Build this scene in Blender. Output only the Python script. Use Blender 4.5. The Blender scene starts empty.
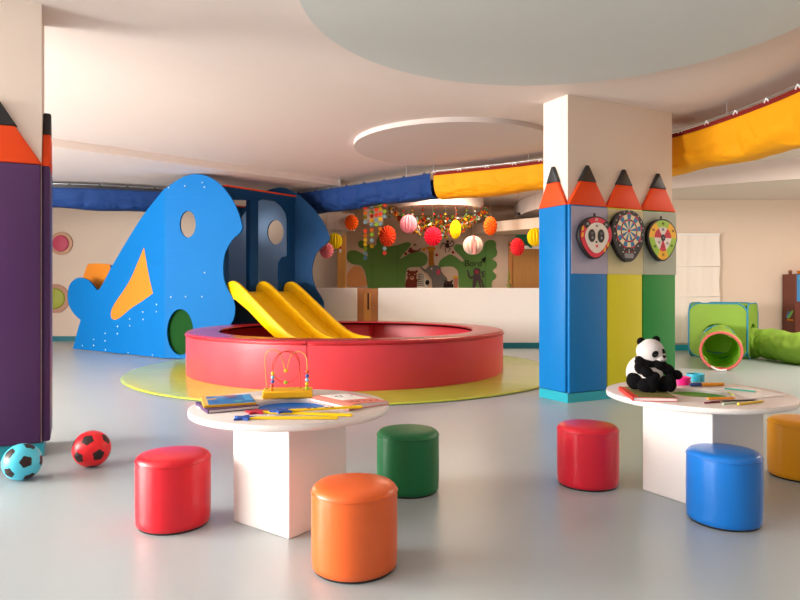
import bpy, bmesh, math, random
from mathutils import Vector, Matrix, noise
random.seed(7)
PI = math.pi
C = bpy.context.scene.collection
CAM_H, FPX, CX, HY = 1.1, 645.0, 400.0, 288.0

# ------------------------------------------------------------------ measuring helpers
def P(px, py, Y):                       # point seen at a pixel, at distance Y
    return Vector(((px-CX)/FPX*Y, Y, CAM_H-(py-HY)/FPX*Y))
def G(px, py, z=0.0):                   # point seen at a pixel, at height z
    Y = (CAM_H-z)*FPX/(py-HY)
    return Vector(((px-CX)/FPX*Y, Y, z))

# ------------------------------------------------------------------ materials
def lin(h):
    h = h.lstrip('#')
    out = []
    for i in (0, 2, 4):
        c = int(h[i:i+2], 16)/255
        out.append(c/12.92 if c <= .04045 else ((c+.055)/1.055)**2.4)
    return tuple(out)+(1.0,)
MATS = {}
def mat(name, col, rough=.5, spec=.5, var=.0, vscale=6, bump=0.0, bscale=60, coat=0.0, sheen=0.0, metal=0.0, stretch=None):
    if name in MATS: return MATS[name]
    m = bpy.data.materials.new(name); m.use_nodes = True
    nt = m.node_tree; b = nt.nodes['Principled BSDF']
    c = lin(col)
    b.inputs['Base Color'].default_value = c
    b.inputs['Roughness'].default_value = rough
    b.inputs['Specular IOR Level'].default_value = spec
    b.inputs['Metallic'].default_value = metal
    b.inputs['Coat Weight'].default_value = coat
    b.inputs['Coat Roughness'].default_value = .15
    b.inputs['Sheen Weight'].default_value = sheen
    tc = nt.nodes.new('ShaderNodeTexCoord')
    src = tc.outputs['Object']
    if stretch:
        mp = nt.nodes.new('ShaderNodeMapping'); mp.inputs['Scale'].default_value = stretch
        nt.links.new(src, mp.inputs['Vector']); src = mp.outputs['Vector']
    n = nt.nodes.new('ShaderNodeTexNoise'); n.inputs['Scale'].default_value = vscale; n.inputs['Detail'].default_value = 4
    nt.links.new(src, n.inputs['Vector'])
    v = max(var, .015)
    mx = nt.nodes.new('ShaderNodeMix'); mx.data_type = 'RGBA'
    mx.inputs['A'].default_value = tuple(max(0, x*(1-v)) for x in c[:3])+(1,)
    mx.inputs['B'].default_value = tuple(min(1, x*(1+v)) for x in c[:3])+(1,)
    nt.links.new(n.outputs['Fac'], mx.inputs['Factor'])
    nt.links.new(mx.outputs['Result'], b.inputs['Base Color'])
    if bump > 0:
        n2 = nt.nodes.new('ShaderNodeTexNoise'); n2.inputs['Scale'].default_value = bscale; n2.inputs['Detail'].default_value = 3
        nt.links.new(src, n2.inputs['Vector'])
        bp = nt.nodes.new('ShaderNodeBump'); bp.inputs['Strength'].default_value = bump; bp.inputs['Distance'].default_value = .01
        nt.links.new(n2.outputs['Fac'], bp.inputs['Height']); nt.links.new(bp.outputs['Normal'], b.inputs['Normal'])
    MATS[name] = m
    return m
def frosted(name, col, clear):
    m = bpy.data.materials.new(name); m.use_nodes = True
    nt = m.node_tree; b = nt.nodes['Principled BSDF']; out = nt.nodes['Material Output']
    b.inputs['Base Color'].default_value = lin(col); b.inputs['Roughness'].default_value = .3
    t = nt.nodes.new('ShaderNodeBsdfTransparent'); mx = nt.nodes.new('ShaderNodeMixShader')
    n = nt.nodes.new('ShaderNodeTexNoise'); n.inputs['Scale'].default_value = 3
    mr = nt.nodes.new('ShaderNodeMapRange'); mr.inputs['To Min'].default_value = clear-.03; mr.inputs['To Max'].default_value = clear+.03
    nt.links.new(n.outputs['Fac'], mr.inputs['Value']); nt.links.new(mr.outputs['Result'], mx.inputs['Fac'])
    nt.links.new(b.outputs[0], mx.inputs[1]); nt.links.new(t.outputs[0], mx.inputs[2]); nt.links.new(mx.outputs[0], out.inputs['Surface'])
    return m

# ------------------------------------------------------------------ object helpers
ROOT = {}
def tag(o, label=None, cat=None, group=None, kind=None):
    if label: o['label'] = label
    if cat: o['category'] = cat
    if group: o['group'] = group
    if kind: o['kind'] = kind
    return o
def thing(name, label, cat, loc=(0, 0, 0), rotz=0.0, group=None, local=False):
    o = bpy.data.objects.new(name, None); C.objects.link(o)
    o.empty_display_size = .1
    o.location = loc; o.rotation_euler = (0, 0, rotz)
    ROOT[o] = Vector((0, 0, 0)) if (local or rotz) else Vector(loc)
    return tag(o, label, cat, group)
def obj(name, src, mats, parent=None, smooth=False, bevel=0.0, segs=2, label=None, angle=40):
    """src: a bmesh or a mesh; in world coordinates unless the parent thing is local"""
    if isinstance(src, bmesh.types.BMesh):
        bmesh.ops.recalc_face_normals(src, faces=src.faces[:])
        me = bpy.data.meshes.new(name); src.to_mesh(me); src.free()
    else:
        me = src
    if not isinstance(mats, (list, tuple)): mats = [mats]
    idx = [p.material_index for p in me.polygons]
    me.materials.clear()
    for m in mats: me.materials.append(m)
    if len(mats) > 1: me.polygons.foreach_set('material_index', idx)
    if parent is not None:
        off = ROOT[parent]
        if off.length > 0: me.transform(Matrix.Translation(-off))
    if smooth:
        me.shade_smooth()
        if smooth == 'auto': me.set_sharp_from_angle(angle=math.radians(angle))
    o = bpy.data.objects.new(name, me); C.objects.link(o)
    if parent is not None:
        o.parent = parent; ROOT[o] = ROOT[parent]
    else:
        ROOT[o] = Vector((0, 0, 0))
    if bevel > 0:
        b = o.modifiers.new('bevel', 'BEVEL'); b.width = bevel; b.segments = segs; b.limit_method = 'ANGLE'; b.angle_limit = math.radians(35)
        if not smooth:
            me.shade_smooth(); me.set_sharp_from_angle(angle=math.radians(50))
    if label: o['label'] = label
    return o
def structure(name, src, mats, **k):
    o = obj(name, src, mats, **k); o['kind'] = 'structure'; return o
def copy_tree(o, parent=None):
    c = o.copy(); C.objects.link(c); c.parent = parent
    ROOT[c] = ROOT[o]
    for ch in list(o.children): copy_tree(ch, c)
    return c

# ------------------------------------------------------------------ mesh builders
def NB(): return bmesh.new()
def add_box(bm, c, s, rz=0.0, M=None, mi=0):
    r = bmesh.ops.create_cube(bm, size=1.0)
    T = Matrix.Translation(c) @ Matrix.Rotation(rz, 4, 'Z') @ Matrix.Diagonal((s[0], s[1], s[2], 1))
    if M is not None: T = M @ T
    bmesh.ops.transform(bm, matrix=T, verts=r['verts'])
    for v in r['verts']:
        for f in v.link_faces: f.material_index = mi
    return bm
def box(c, s, rz=0.0): return add_box(NB(), c, s, rz)
def add_prism(bm, poly, z0, z1, mi=0):
    a = [bm.verts.new((p[0], p[1], z0)) for p in poly]; b = [bm.verts.new((p[0], p[1], z1)) for p in poly]
    n = len(poly); fs = [bm.faces.new(a[::-1]), bm.faces.new(b)]
    for i in range(n): fs.append(bm.faces.new((a[i], a[(i+1) % n], b[(i+1) % n], b[i])))
    for f in fs: f.material_index = mi
    return bm
def prism(poly, z0, z1): return add_prism(NB(), poly, z0, z1)
def add_lathe(bm, prof, n=48, c=(0, 0, 0), a0=0.0, a1=2*PI, mi=0, rad=None):
    full = abs(a1-a0-2*PI) < 1e-6
    cols = n if full else n+1
    rings = []
    for (r, z) in prof:
        ring = []
        if r < 1e-6 and full:
            v = bm.verts.new((c[0], c[1], c[2]+z)); ring = [v]*cols
        else:
            for i in range(cols):
                t = a0+(a1-a0)*i/n
                k = rad(t) if rad else 1.0
                ring.append(bm.verts.new((c[0]+r*k*math.cos(t), c[1]+r*k*math.sin(t), c[2]+z)))
        rings.append(ring)
    for j in range(len(rings)-1):
        A, B = rings[j], rings[j+1]
        for i in range(n):
            k = (i+1) % cols
            vs = []
            for v in (A[i], A[k], B[k], B[i]):
                if v not in vs: vs.append(v)
            if len(vs) >= 3:
                f = bm.faces.new(vs); f.material_index = mi
    if not full:
        for e in (0, cols-1):
            try: bm.faces.new([r[e] for r in rings])
            except Exception: pass
    return bm
def lathe(prof, n=48, c=(0, 0, 0), **k): return add_lathe(NB(), prof, n, c, **k)
def catmull(pts, n=8, closed=False):
    pts = [Vector(p) for p in pts]; N = len(pts); out = []
    rng = range(N) if closed else range(N-1)
    for i in rng:
        p0 = pts[(i-1) % N] if (closed or i > 0) else pts[0]*2-pts[1]
        p1 = pts[i]; p2 = pts[(i+1) % N]
        p3 = pts[(i+2) % N] if (closed or i+2 < N) else pts[-1]*2-pts[-2]
        for k in range(n):
            t = k/n
            out.append(.5*((2*p1)+(p2-p0)*t+(2*p0-5*p1+4*p2-p3)*t*t+(3*p1-p0-3*p2+p3)*t**3))
    if not closed: out.append(pts[-1])
    return out
def smooth_outline(pts, n=6, sharp=()):
    """closed 2D outline, splined between the corner indices in sharp"""
    N = len(pts)
    if not sharp: return [(p.x, p.y) for p in catmull([(a, b, 0) for a, b in pts], n, True)]
    sh = sorted(sharp); out = []
    for q, s in enumerate(sh):
        e = sh[(q+1) % len(sh)]
        idx = [s]; i = s
        while True:
            i = (i+1) % N; idx.append(i)
            if i == e: break
        seg = [(pts[i][0], pts[i][1], 0) for i in idx]
        c = catmull(seg, n) if len(seg) > 2 else [Vector(v) for v in seg]
        out += [(p.x, p.y) for p in c[:-1]]
    return out
def add_tube(bm, pts, r, n=8, closed=False, mi=0, cap=True):
    pts = [Vector(p) for p in pts]; N = len(pts)
    rr = r if isinstance(r, (list, tuple)) else [r]*N
    rings = []; up = None
    for i, p in enumerate(pts):
        t = (pts[(i+1) % N]-pts[i-1]) if closed else (pts[min(i+1, N-1)]-pts[max(i-1, 0)])
        t.normalize()
        if up is None:
            up = t.orthogonal().normalized()
        up = (up-t*up.dot(t))
        if up.length < 1e-6: up = t.orthogonal()
        up.normalize(); s = t.cross(up)
        rings.append([bm.verts.new(p+rr[i]*(up*math.cos(2*PI*k/n)+s*math.sin(2*PI*k/n))) for k in range(n)])
    for i in range(N if closed else N-1):
        A, B = rings[i], rings[(i+1) % N]
        for k in range(n):
            f = bm.faces.new((A[k], A[(k+1) % n], B[(k+1) % n], B[k])); f.material_index = mi
    if cap and not closed:
        bm.faces.new(rings[0][::-1]).material_index = mi; bm.faces.new(rings[-1]).material_index = mi
    return bm
def tube(pts, r, n=8, **k): return add_tube(NB(), pts, r, n, **k)
def add_ball(bm, c, r, sub=3, M=None, mi=0):
    q = bmesh.ops.create_icosphere(bm, subdivisions=sub, radius=1.0)
    s = r if isinstance(r, (tuple, list)) else (r, r, r)
    T = Matrix.Translation(c) @ (M if M is not None else Matrix()) @ Matrix.Diagonal((s[0], s[1], s[2], 1))
    bmesh.ops.transform(bm, matrix=T, verts=q['verts'])
    for v in q['verts']:
        for f in v.link_faces: f.material_index = mi
    return bm
def plate_mesh(outer, holes=(), thick=.02, bev=0.0):
    """flat plate in x (along), y (up), z (thickness, centred); holes cut through"""
    cu = bpy.data.curves.new('plate', 'CURVE'); cu.dimensions = '2D'; cu.fill_mode = 'BOTH'
    cu.extrude = thick/2; cu.bevel_depth = bev; cu.bevel_resolution = 1 if bev else 0
    for ring in [outer]+list(holes):
        s = cu.splines.new('POLY'); s.points.add(len(ring)-1); s.use_cyclic_u = True
        for p, q in zip(s.points, ring): p.co = (q[0], q[1], 0, 1)
    o = bpy.data.objects.new('plate', cu); C.objects.link(o)
    dg = bpy.context.evaluated_depsgraph_get(); dg.update()
    me = bpy.data.meshes.new_from_object(o.evaluated_get(dg))
    bpy.data.objects.remove(o); bpy.data.curves.remove(cu)
    bm = NB(); bm.from_mesh(me); bpy.data.meshes.remove(me)
    bmesh.ops.remove_doubles(bm, verts=bm.verts, dist=1e-5)
    return bm
def text_bm(s, size, depth=.001, shear=0.0):
    cu = bpy.data.curves.new('text', 'FONT'); cu.body = s; cu.size = size; cu.extrude = depth/2
    cu.align_x = 'CENTER'; cu.align_y = 'CENTER'; cu.shear = shear
    o = bpy.data.objects.new('text', cu); C.objects.link(o)
    dg = bpy.context.evaluated_depsgraph_get(); dg.update()
    me = bpy.data.meshes.new_from_object(o.evaluated_get(dg))
    bpy.data.objects.remove(o); bpy.data.curves.remove(cu)
    bm = NB(); bm.from_mesh(me); bpy.data.meshes.remove(me)
    return bm
def mapped(bm, f):
    for v in bm.verts: v.co = Vector(f(v.co))
    return bm
def frame(o, ux, uy, uz):                # matrix with given axes
    M = Matrix.Identity(4)
    for i, a in enumerate((ux, uy, uz)):
        a = Vector(a)
        for k in range(3): M[k][i] = a[k]
    for k in range(3): M[k][3] = Vector(o)[k]
    return M
def ellipse(cx, cy, rx, ry, n=32): return [(cx+rx*math.cos(2*PI*i/n), cy+ry*math.sin(2*PI*i/n)) for i in range(n)]

# ------------------------------------------------------------------ palette
floor_m = None
def floor_material():
    m = bpy.data.materials.new('vinyl floor'); m.use_nodes = True
    nt = m.node_tree; b = nt.nodes['Principled BSDF']
    tc = nt.nodes.new('ShaderNodeTexCoord')
    n1 = nt.nodes.new('ShaderNodeTexNoise'); n1.inputs['Scale'].default_value = .9; n1.inputs['Detail'].default_value = 5
    n2 = nt.nodes.new('ShaderNodeTexNoise'); n2.inputs['Scale'].default_value = 240; n2.inputs['Detail'].default_value = 2
    r = nt.nodes.new('ShaderNodeMix'); r.data_type = 'RGBA'
    r.inputs['A'].default_value = lin('#abb8bc'); r.inputs['B'].default_value = lin('#b6c2c5')
    r2 = nt.nodes.new('ShaderNodeMix'); r2.data_type = 'RGBA'; r2.blend_type = 'MULTIPLY'; r2.inputs['Factor'].default_value = .12
    nt.links.new(tc.outputs['Object'], n1.inputs['Vector']); nt.links.new(tc.outputs['Object'], n2.inputs['Vector'])
    nt.links.new(n1.outputs['Fac'], r.inputs['Factor']); nt.links.new(r.outputs['Result'], r2.inputs['A']); nt.links.new(n2.outputs['Color'], r2.inputs['B'])
    nt.links.new(r2.outputs['Result'], b.inputs['Base Color'])
    b.inputs['Roughness'].default_value = .3; b.inputs['Specular IOR Level'].default_value = .55
    bp = nt.nodes.new('ShaderNodeBump'); bp.inputs['Strength'].default_value = .06; bp.inputs['Distance'].default_value = .01
    n3 = nt.nodes.new('ShaderNodeTexNoise'); n3.inputs['Scale'].default_value = 3; nt.links.new(tc.outputs['Object'], n3.inputs['Vector'])
    nt.links.new(n3.outputs['Fac'], bp.inputs['Height']); nt.links.new(bp.outputs['Normal'], b.inputs['Normal'])
    return m
M_FLOOR = floor_material()
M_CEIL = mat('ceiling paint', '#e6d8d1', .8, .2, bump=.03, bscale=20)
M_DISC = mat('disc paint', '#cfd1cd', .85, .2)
M_WALL = mat('wall paint', '#e0ccba', .8, .2, bump=.03, bscale=30)
M_WALLB = mat('mural room paint', '#d3b8a1', .8, .2)
M_COLUMN = mat('column paint', '#e9dacd', .75, .2)
M_WHITE = mat('white counter', '#f0ebe6', .45, .4)
M_TEAL = mat('teal skirting', '#1fa3b5', .35, .5)
M_ORANGE = mat('orange vinyl', '#ea4a16', .55, .25)
M_BLACK = mat('black vinyl', '#2b2a2c', .45, .4)
M_PURPLE = mat('purple vinyl', '#4f2c5e', .4, .35)
M_PADBLUE = mat('blue vinyl pad', '#0074bc', .38, .3)
M_PADYEL = mat('yellow vinyl pad', '#d8d010', .35, .45)
M_PADGRN = mat('green vinyl pad', '#058a35', .35, .45)
M_SHARK = mat('bright blue board', '#006db6', .6, .15)
M_NAVY = mat('navy board', '#034376', .6, .2)
M_LITBLUE = mat('lit blue board', '#86b2e2', .5, .4)  # board blue with the light on it mixed into the colour
M_FIN = mat('orange board', '#d98227', .6, .2)
M_DKGREEN = mat('dark green board', '#06460f', .7, .15)
M_SLIDE = mat('yellow slide plastic', '#fdc800', .28, .5)
M_STEEL = mat('steel', '#c9d0d4', .3, .5, metal=.8)
M_PIT = mat('red pit vinyl', '#de3f4d', .36, .5)
M_PITTOP = mat('red pit top vinyl', '#c42a38', .25, .6)
M_PIPE = mat('dark red piping', '#b3141f', .4, .4)
M_TABLE = mat('white laminate', '#f3eeea', .35, .5)
M_TOPDIM = mat('dimmed top laminate', '#d9cfcb', .4, .4)  # white laminate darkened in its colour for the weaker light on top
M_NETBLUE = mat('blue fabric', '#143975', .75, .3, bump=.15, bscale=8)
M_NETYEL = mat('yellow fabric', '#f3a406', .75, .3, bump=.15, bscale=8)
M_MAROON = mat('maroon webbing', '#7d1f1c', .8, .2)
M_PAPER = mat('white paper', '#f4f1ee', .8, .2)
M_WOOD = mat('pale wood', '#d79a4e', .5, .4, var=.18, vscale=5, stretch=(8, 8, .6))
M_WOODR = mat('reddish wood', '#b0723f', .5, .4, var=.2, vscale=5, stretch=(8, 8, .6))
M_DOOR = mat('door veneer', '#a9773f', .45, .4, var=.15, vscale=5, stretch=(10, 10, .5))
M_BROWN = mat('brown laminate', '#6b3326', .45, .4)

# ------------------------------------------------------------------ room shell
ceil_z, disc_z = 2.96, 2.87
structure('floor', box((0, 6.5, -.05), (24, 21, .1)), M_FLOOR)
structure('ceiling', box((0, 6.5, ceil_z+.05), (24, 21, .1)), M_CEIL)
structure('wall_back', box((-6.6, 13.5, ceil_z/2), (10.8, .2, ceil_z)), M_WALL)
structure('wall_mural', box((1.0, 14.7, ceil_z/2), (4.6, .2, ceil_z)), M_WALLB)
structure('wall_passage', box((-1.25, 14.05, ceil_z/2), (.1, 1.1, ceil_z)), M_WALL)
structure('wall_door', box((3.75, 14.55, ceil_z/2), (2.3, .2, ceil_z)), M_WALL)
structure('wall_right_back', box((6.2, 11.5, ceil_z/2), (6.0, .2, ceil_z)), M_WALL)
structure('wall_return', box((3.25, 13.05, ceil_z/2), (.1, 2.9, ceil_z)), M_WALL)
structure('wall_right', box((9.15, 4.2, ceil_z/2), (.2, 14.8, ceil_z)), M_WALL)
# left wall with three tall windows
bm = NB(); ys = [-3.8, -2.6, 0.6, 1.2, 4.4, 5.0, 8.4, 13.4]
for a, b in ((0, 1), (2, 3), (4, 5), (6, 7)): add_box(bm, (-9.1, (ys[a]+ys[b])/2, ceil_z/2), (.2, ys[b]-ys[a], ceil_z))
for a, b in ((1, 2), (3, 4), (5, 6)):
    add_box(bm, (-9.1, (ys[a]+ys[b])/2, .15), (.2, ys[b]-ys[a], .3)); add_box(bm, (-9.1, (ys[a]+ys[b])/2, 2.86), (.2, ys[b]-ys[a], .2))
structure('wall_left', bm, M_WALL)
for k, (a, b) in enumerate(((1, 2), (3, 4), (5, 6))):
    bm = NB(); y0, y1 = ys[a], ys[b]
    for z in (.34, 2.72): add_box(bm, (-9.1, (y0+y1)/2, z), (.12, y1-y0, .08))
    for y in (y0+.04, (y0+y1)/2, y1-.04): add_box(bm, (-9.1, y, 1.53), (.12, .08, 2.3))
    structure('window_%d' % (k+1), bm, M_WHITE)
structure('baseboard_back', box((-6.6, 13.385, .05), (10.8, .03, .1)), mat('dark teal skirting', '#137482', .4, .4))
structure('baseboard_right_back', box((6.2, 11.385, .05), (6.0, .03, .1)), M_TEAL)
# low white counter wall with a wooden gate in it
structure('wall_counter_left', box((-1.6, 11.875, .55), (1.62, .15, 1.1)), M_WHITE, bevel=.008)
structure('wall_counter', box((1.4, 11.875, .55), (3.6, .15, 1.1)), M_WHITE, bevel=.008)
structure('baseboard_counter', box((1.4, 11.785, .05), (3.6, .03, .1)), mat('dark teal skirting', '#137482', .4, .4))
# ceiling steps and discs
for i, (cx, cy, r) in enumerate(((1.07, 3.95, 1.69), (.70, 8.3, 1.29))):
    zd = (disc_z, 2.905)[i]
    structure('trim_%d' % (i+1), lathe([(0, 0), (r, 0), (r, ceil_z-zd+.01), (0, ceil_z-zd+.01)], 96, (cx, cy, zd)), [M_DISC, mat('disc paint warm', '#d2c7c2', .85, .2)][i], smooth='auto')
structure('trim_3', prism([(-8.9, 3.75), (-1.02, 11.1), (-1.4, 13.38), (-8.9, 13.38)], 2.86, ceil_z+.01), M_CEIL)
def circ3(a, b, c):
    ax, ay = a; bx, by = b; cx, cy = c
    d = 2*(ax*(by-cy)+bx*(cy-ay)+cx*(ay-by))
    x = ((ax*ax+ay*ay)*(by-cy)+(bx*bx+by*by)*(cy-ay)+(cx*cx+cy*cy)*(ay-by))/d
    y = ((ax*ax+ay*ay)*(cx-bx)+(bx*bx+by*by)*(ax-cx)+(cx*cx+cy*cy)*(bx-ax))/d
    return x, y, math.hypot(ax-x, ay-y)
structure('trim_4', lathe([(0, 0), (5.2, 0), (5.2, ceil_z-2.66+.01), (0, ceil_z-2.66+.01)], 128, (7.75, 14.0, 2.66)), [M_CEIL], smooth='auto')
structure('trim_13', lathe([(0, 0), (.95, 0), (.95, .25), (0, .25)], 96, (.79, 13.5, 2.73)), M_CEIL, smooth='auto')
structure('trim_5', prism([(1.62, 14.0), (2.78, 12.75), (3.19, 12.75), (3.19, 14.4), (1.62, 14.4)], 2.29, 2.50), M_WALL)
structure('trim_6', box((-1.18, 13.0, 2.42), (.5, .6, .3)), M_CEIL)
structure('trim_7', box((-.55, 13.6, 2.6), (.4, .4, .28)), M_CEIL)
structure('trim_8', box((-1.2, 13.28, 1.09), (.17, .2, 2.18)), M_WOOD, bevel=.01)
# columns, each square to the room's own axes
def axes(deg):
    a = math.radians(deg); return Vector((math.sin(a), math.cos(a), 0)), Vector((-math.cos(a), math.sin(a), 0))
UR, VR = axes(62.7)                      # right column: along its long face, along its end face
CR = Vector((1.607, 6.17, 0))
UL, VL = axes(63.5)
CL = Vector((-2.345, 4.22, 0))
def col_poly(c, u, v, u0, u1, v0, v1): return [tuple((c+u*a+v*b)[:2]) for a, b in ((u0, v0), (u1, v0), (u1, v1), (u0, v1))]
structure('column_right', prism(col_poly(CR, UR, VR, .015, 1.455, .02, .375), 0, ceil_z+.005), M_COLUMN)
structure('column_left', prism(col_poly(CL, UL, VL, -1.45, 0.0, .0, .40), 0, ceil_z+.005), M_COLUMN)
structure('trim_9', prism(col_poly(CR, UR, VR, -.01, 1.47, -.01, .41), 0, .09), M_TEAL)
structure('trim_10', prism(col_poly(CL, UL, VL, -1.47, 0.012, -.02, .42), 0, .09), M_TEAL)

# ------------------------------------------------------------------ pencil shaped wall pads
PAD_Z0, PAD_Z1, PAD_TOP = .095, 1.9, 2.295
def pencil_pad(label, base_pt, along, out, width, body_mat, thick=.045):
    """base_pt: lower corner on the column face; along: direction of its width; out: away from the column"""
    root = thing('pencil_pad', label, 'wall pad', tuple(base_pt+along*(width/2)+Vector((0, 0, PAD_Z0))), 0, 'pencil shaped column pads')
    M = frame(base_pt, along, (0, 0, 1), out)
    def put(outline, name, m, t=thick, bev=.012):
        bm = plate_mesh(outline, (), t-2*bev, bev)
        mapped(bm, lambda c: M @ Vector((c.x, c.y, c.z+t/2)))
        return obj(name, bm, m, root, smooth='auto', angle=50)
    w = width; g = .003; b = .012
    put([(g+b, PAD_Z0+b), (w-g-b, PAD_Z0+b), (w-g-b, PAD_Z1-.012), (g+b, PAD_Z1-.012)], 'pad_body', body_mat)
    zt = PAD_Z1+.235; k = .235/(PAD_TOP+.005-PAD_Z1)
    xa, xb = w/2*k, w-w/2*k
    put([(g+b, PAD_Z1+.012), (w-g-b, PAD_Z1+.012), (xb-b*.8, zt-b), (xa+b*.8, zt-b)], 'pencil_wood', M_ORANGE)
    tip = [(xa+b, zt+b*.9), (xb-b, zt+b*.9), (w/2+.010, PAD_TOP-.024), (w/2+.004, PAD_TOP-.013), (w/2-.004, PAD_TOP-.013), (w/2-.010, PAD_TOP-.024)]
    put(tip, 'pencil_tip', M_BLACK)
    return root
PW = .488
outR, endR = -VR, -UR
pencil_pad('blue pencil pad on the narrow left end of the right column', CR+VR*.405+UR*.02, -VR, endR, .395, M_PADBLUE)
pencil_pad('blue pencil pad behind the panda target board', CR+VR*.025, UR, outR, PW, M_PADBLUE)
pencil_pad('yellow pencil pad behind the dartboard', CR+VR*.025+UR*PW, UR, outR, PW, M_PADYEL)
pencil_pad('green pencil pad behind the green and yellow target', CR+VR*.025+UR*2*PW, UR, outR, PW, M_PADGRN)
pencil_pad('green pencil pad edge seen past the right side of the right column', CR+UR*1.455+VR*.02, VR, UR, .40, M_PADGRN)
pencil_pad('wide purple pencil pad on the front of the left column', CL-UL*.49+VL*.0, UL, -VL, .49, M_PURPLE)
pencil_pad('purple pencil pad seen edge on at the side of the left column', CL+VL*.0, VL, UL, .42, M_PURPLE, thick=.05)

# frosted panels over the three pads
pz0, pz1 = 1.238, 1.886
for k, (lab, colr, clr) in enumerate((('lavender grey frosted panel behind the panda target board', '#b6b2cc', .16),
                                 ('pale yellow frosted panel behind the dartboard', '#dcd4a6', .22),
                                 ('grey green frosted panel behind the green and yellow target', '#b2baaa', .14))):
    bm = plate_mesh([(.02, pz0), (PW-.002, pz0), (PW-.002, pz1), (.02, pz1)] if k == 0 else [(.002, pz0), (PW-.002, pz0), (PW-.002, pz1), (.002, pz1)], (), .004)
    M = frame(CR+UR*(PW*k)+VR*(.025-.049), UR, (0, 0, 1), outR)
    tag(obj('frosted_panel', mapped(bm, lambda c: M @ c), frosted('frosted sheet %d' % k, colr, clr)), lab, 'panel', 'frosted panels on the column')

# target boards hung on the panels
def board_frame(px, py, off=.065):
    n = outR; o = CR+n*off
    d = Vector(((px-CX)/FPX, 1, (HY-py)/FPX)); org = Vector((0, 0, CAM_H))
    t = (o-org).dot(n)/d.dot(n)
    p = org+d*t
    return frame(p, UR, (0, 0, 1), n), p
M_BRED = mat('board red', '#df2444', .5, .4); M_BWHITE = mat('board white', '#e8e2da', .55, .3); M_BBLACK = mat('board black', '#1b191b', .5, .4)
M_BGREEN = mat('board green', '#9cc83a', .5, .4); M_BYEL = mat('board yellow', '#f2b71d', .5, .4); M_BCRIM = mat('board crimson', '#cf1f38', .5, .4)
M_BBLUE = mat('board blue', '#1775a8', .5, .4); M_BCREAM = mat('board cream', '#ead9ae', .55, .3); M_GREY = mat('mid grey', '#8b8b90', .5, .4)
def flat(o2d, z, name, m, parent, M, t=.003, holes=(), label=None):
    bm = plate_mesh(o2d, holes, t)
    return obj(name, mapped(bm, lambda c: M @ Vector((c.x, c.y, c.z+z))), m, parent, label=label)
def lettering(s, x, y, size, z, m, parent, M, name='lettering', shear=0):
    bm = text_bm(s, size, .001, shear)
    return obj(name, mapped(bm, lambda c: M @ Vector((c.x+x, c.y+y, c.z+z))), m, parent)
def egg(rx, top, bot, sh=.0, n=48):
    out = []
    for i in range(n):
        t = 2*PI*i/n; x = math.cos(t); y = math.sin(t)
        k = 1 if y > 0 else 1-.28*(-y)**1.2
        out.append((rx*x*k+sh*y, (top if y > 0 else bot)*y))
    return out
def hang_tab(root, M, top):
    bm = plate_mesh([(-.012, top-.01), (.012, top-.01), (.010, top+.03), (-.010, top+.03)], [ellipse(0, top+.02, .005, .005, 12)], .008)
    obj('hanging_tab', mapped(bm, lambda c: M @ Vector((c.x, c.y, c.z+.0))), M_BBLACK, root)
GB = 'target boards on the column'
# 1: panda face target
M1, p = board_frame(594.5, 236)
r1 = thing('target_board', 'red target board with a white panda face, on the blue pad', 'dartboard', tuple(p), 0, GB)
o1 = egg(.215, .19, .225, .012)
flat(o1, 0, 'board_rim', M_BBLACK, r1, M1, .045)
flat([(x*.93, y*.93) for x, y in o1], .024, 'board_face', M_BRED, r1, M1, .004)
flat([(x*.72+.005, y*.74-.012) for x, y in egg(.21, .19, .21, .01)], .027, 'panda_face', M_BWHITE, r1, M1, .004)
for x in (-.115, .125): flat(ellipse(x, .105, .042, .038), .0255, 'panda_ear', M_BBLACK, r1, M1, .004)
for x, ry in ((-.062, .062), (.055, .065)):
    e = flat(ellipse(x, .0, .044, ry), .030, 'eye_patch', M_BBLACK, r1, M1, .004)
    flat(ellipse(x+.005, -.02, .012, .014, 16), .0325, 'eye', M_GREY, e, M1, .002)
    lettering('20' if x < 0 else '10', x, .022, .035, .0335, M_GREY, e, M1)
flat(ellipse(-.003, -.06, .012, .01, 16), .030, 'nose', M_BBLACK, r1, M1, .003)
flat([(-.02, -.09), (.02, -.085), (.004, -.118)], .030, 'mouth', M_BRED, r1, M1, .003)
lettering('50', .0, .155, .035, .028, M_BWHITE, r1, M1); lettering('40', .0, .093, .032, .031, M_BBLACK, r1, M1)
lettering('30', -.115, .11, .03, .029, M_BWHITE, r1, M1); lettering('30', .125, .11, .03, .029, M_BWHITE, r1, M1)
for (x, y, a) in ((-.175, .06, 1.3), (-.178, .0, 1.2), (.105, -.135, -.6), (.15, -.085, -.5)):
    flat([(x-.012, y-.02), (x+.012, y-.012), (x+.014, y+.03), (x-.008, y+.02)], .027, 'confetti_mark', M_BYEL, r1, M1, .002)
hang_tab(r1, M1, .19)
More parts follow.
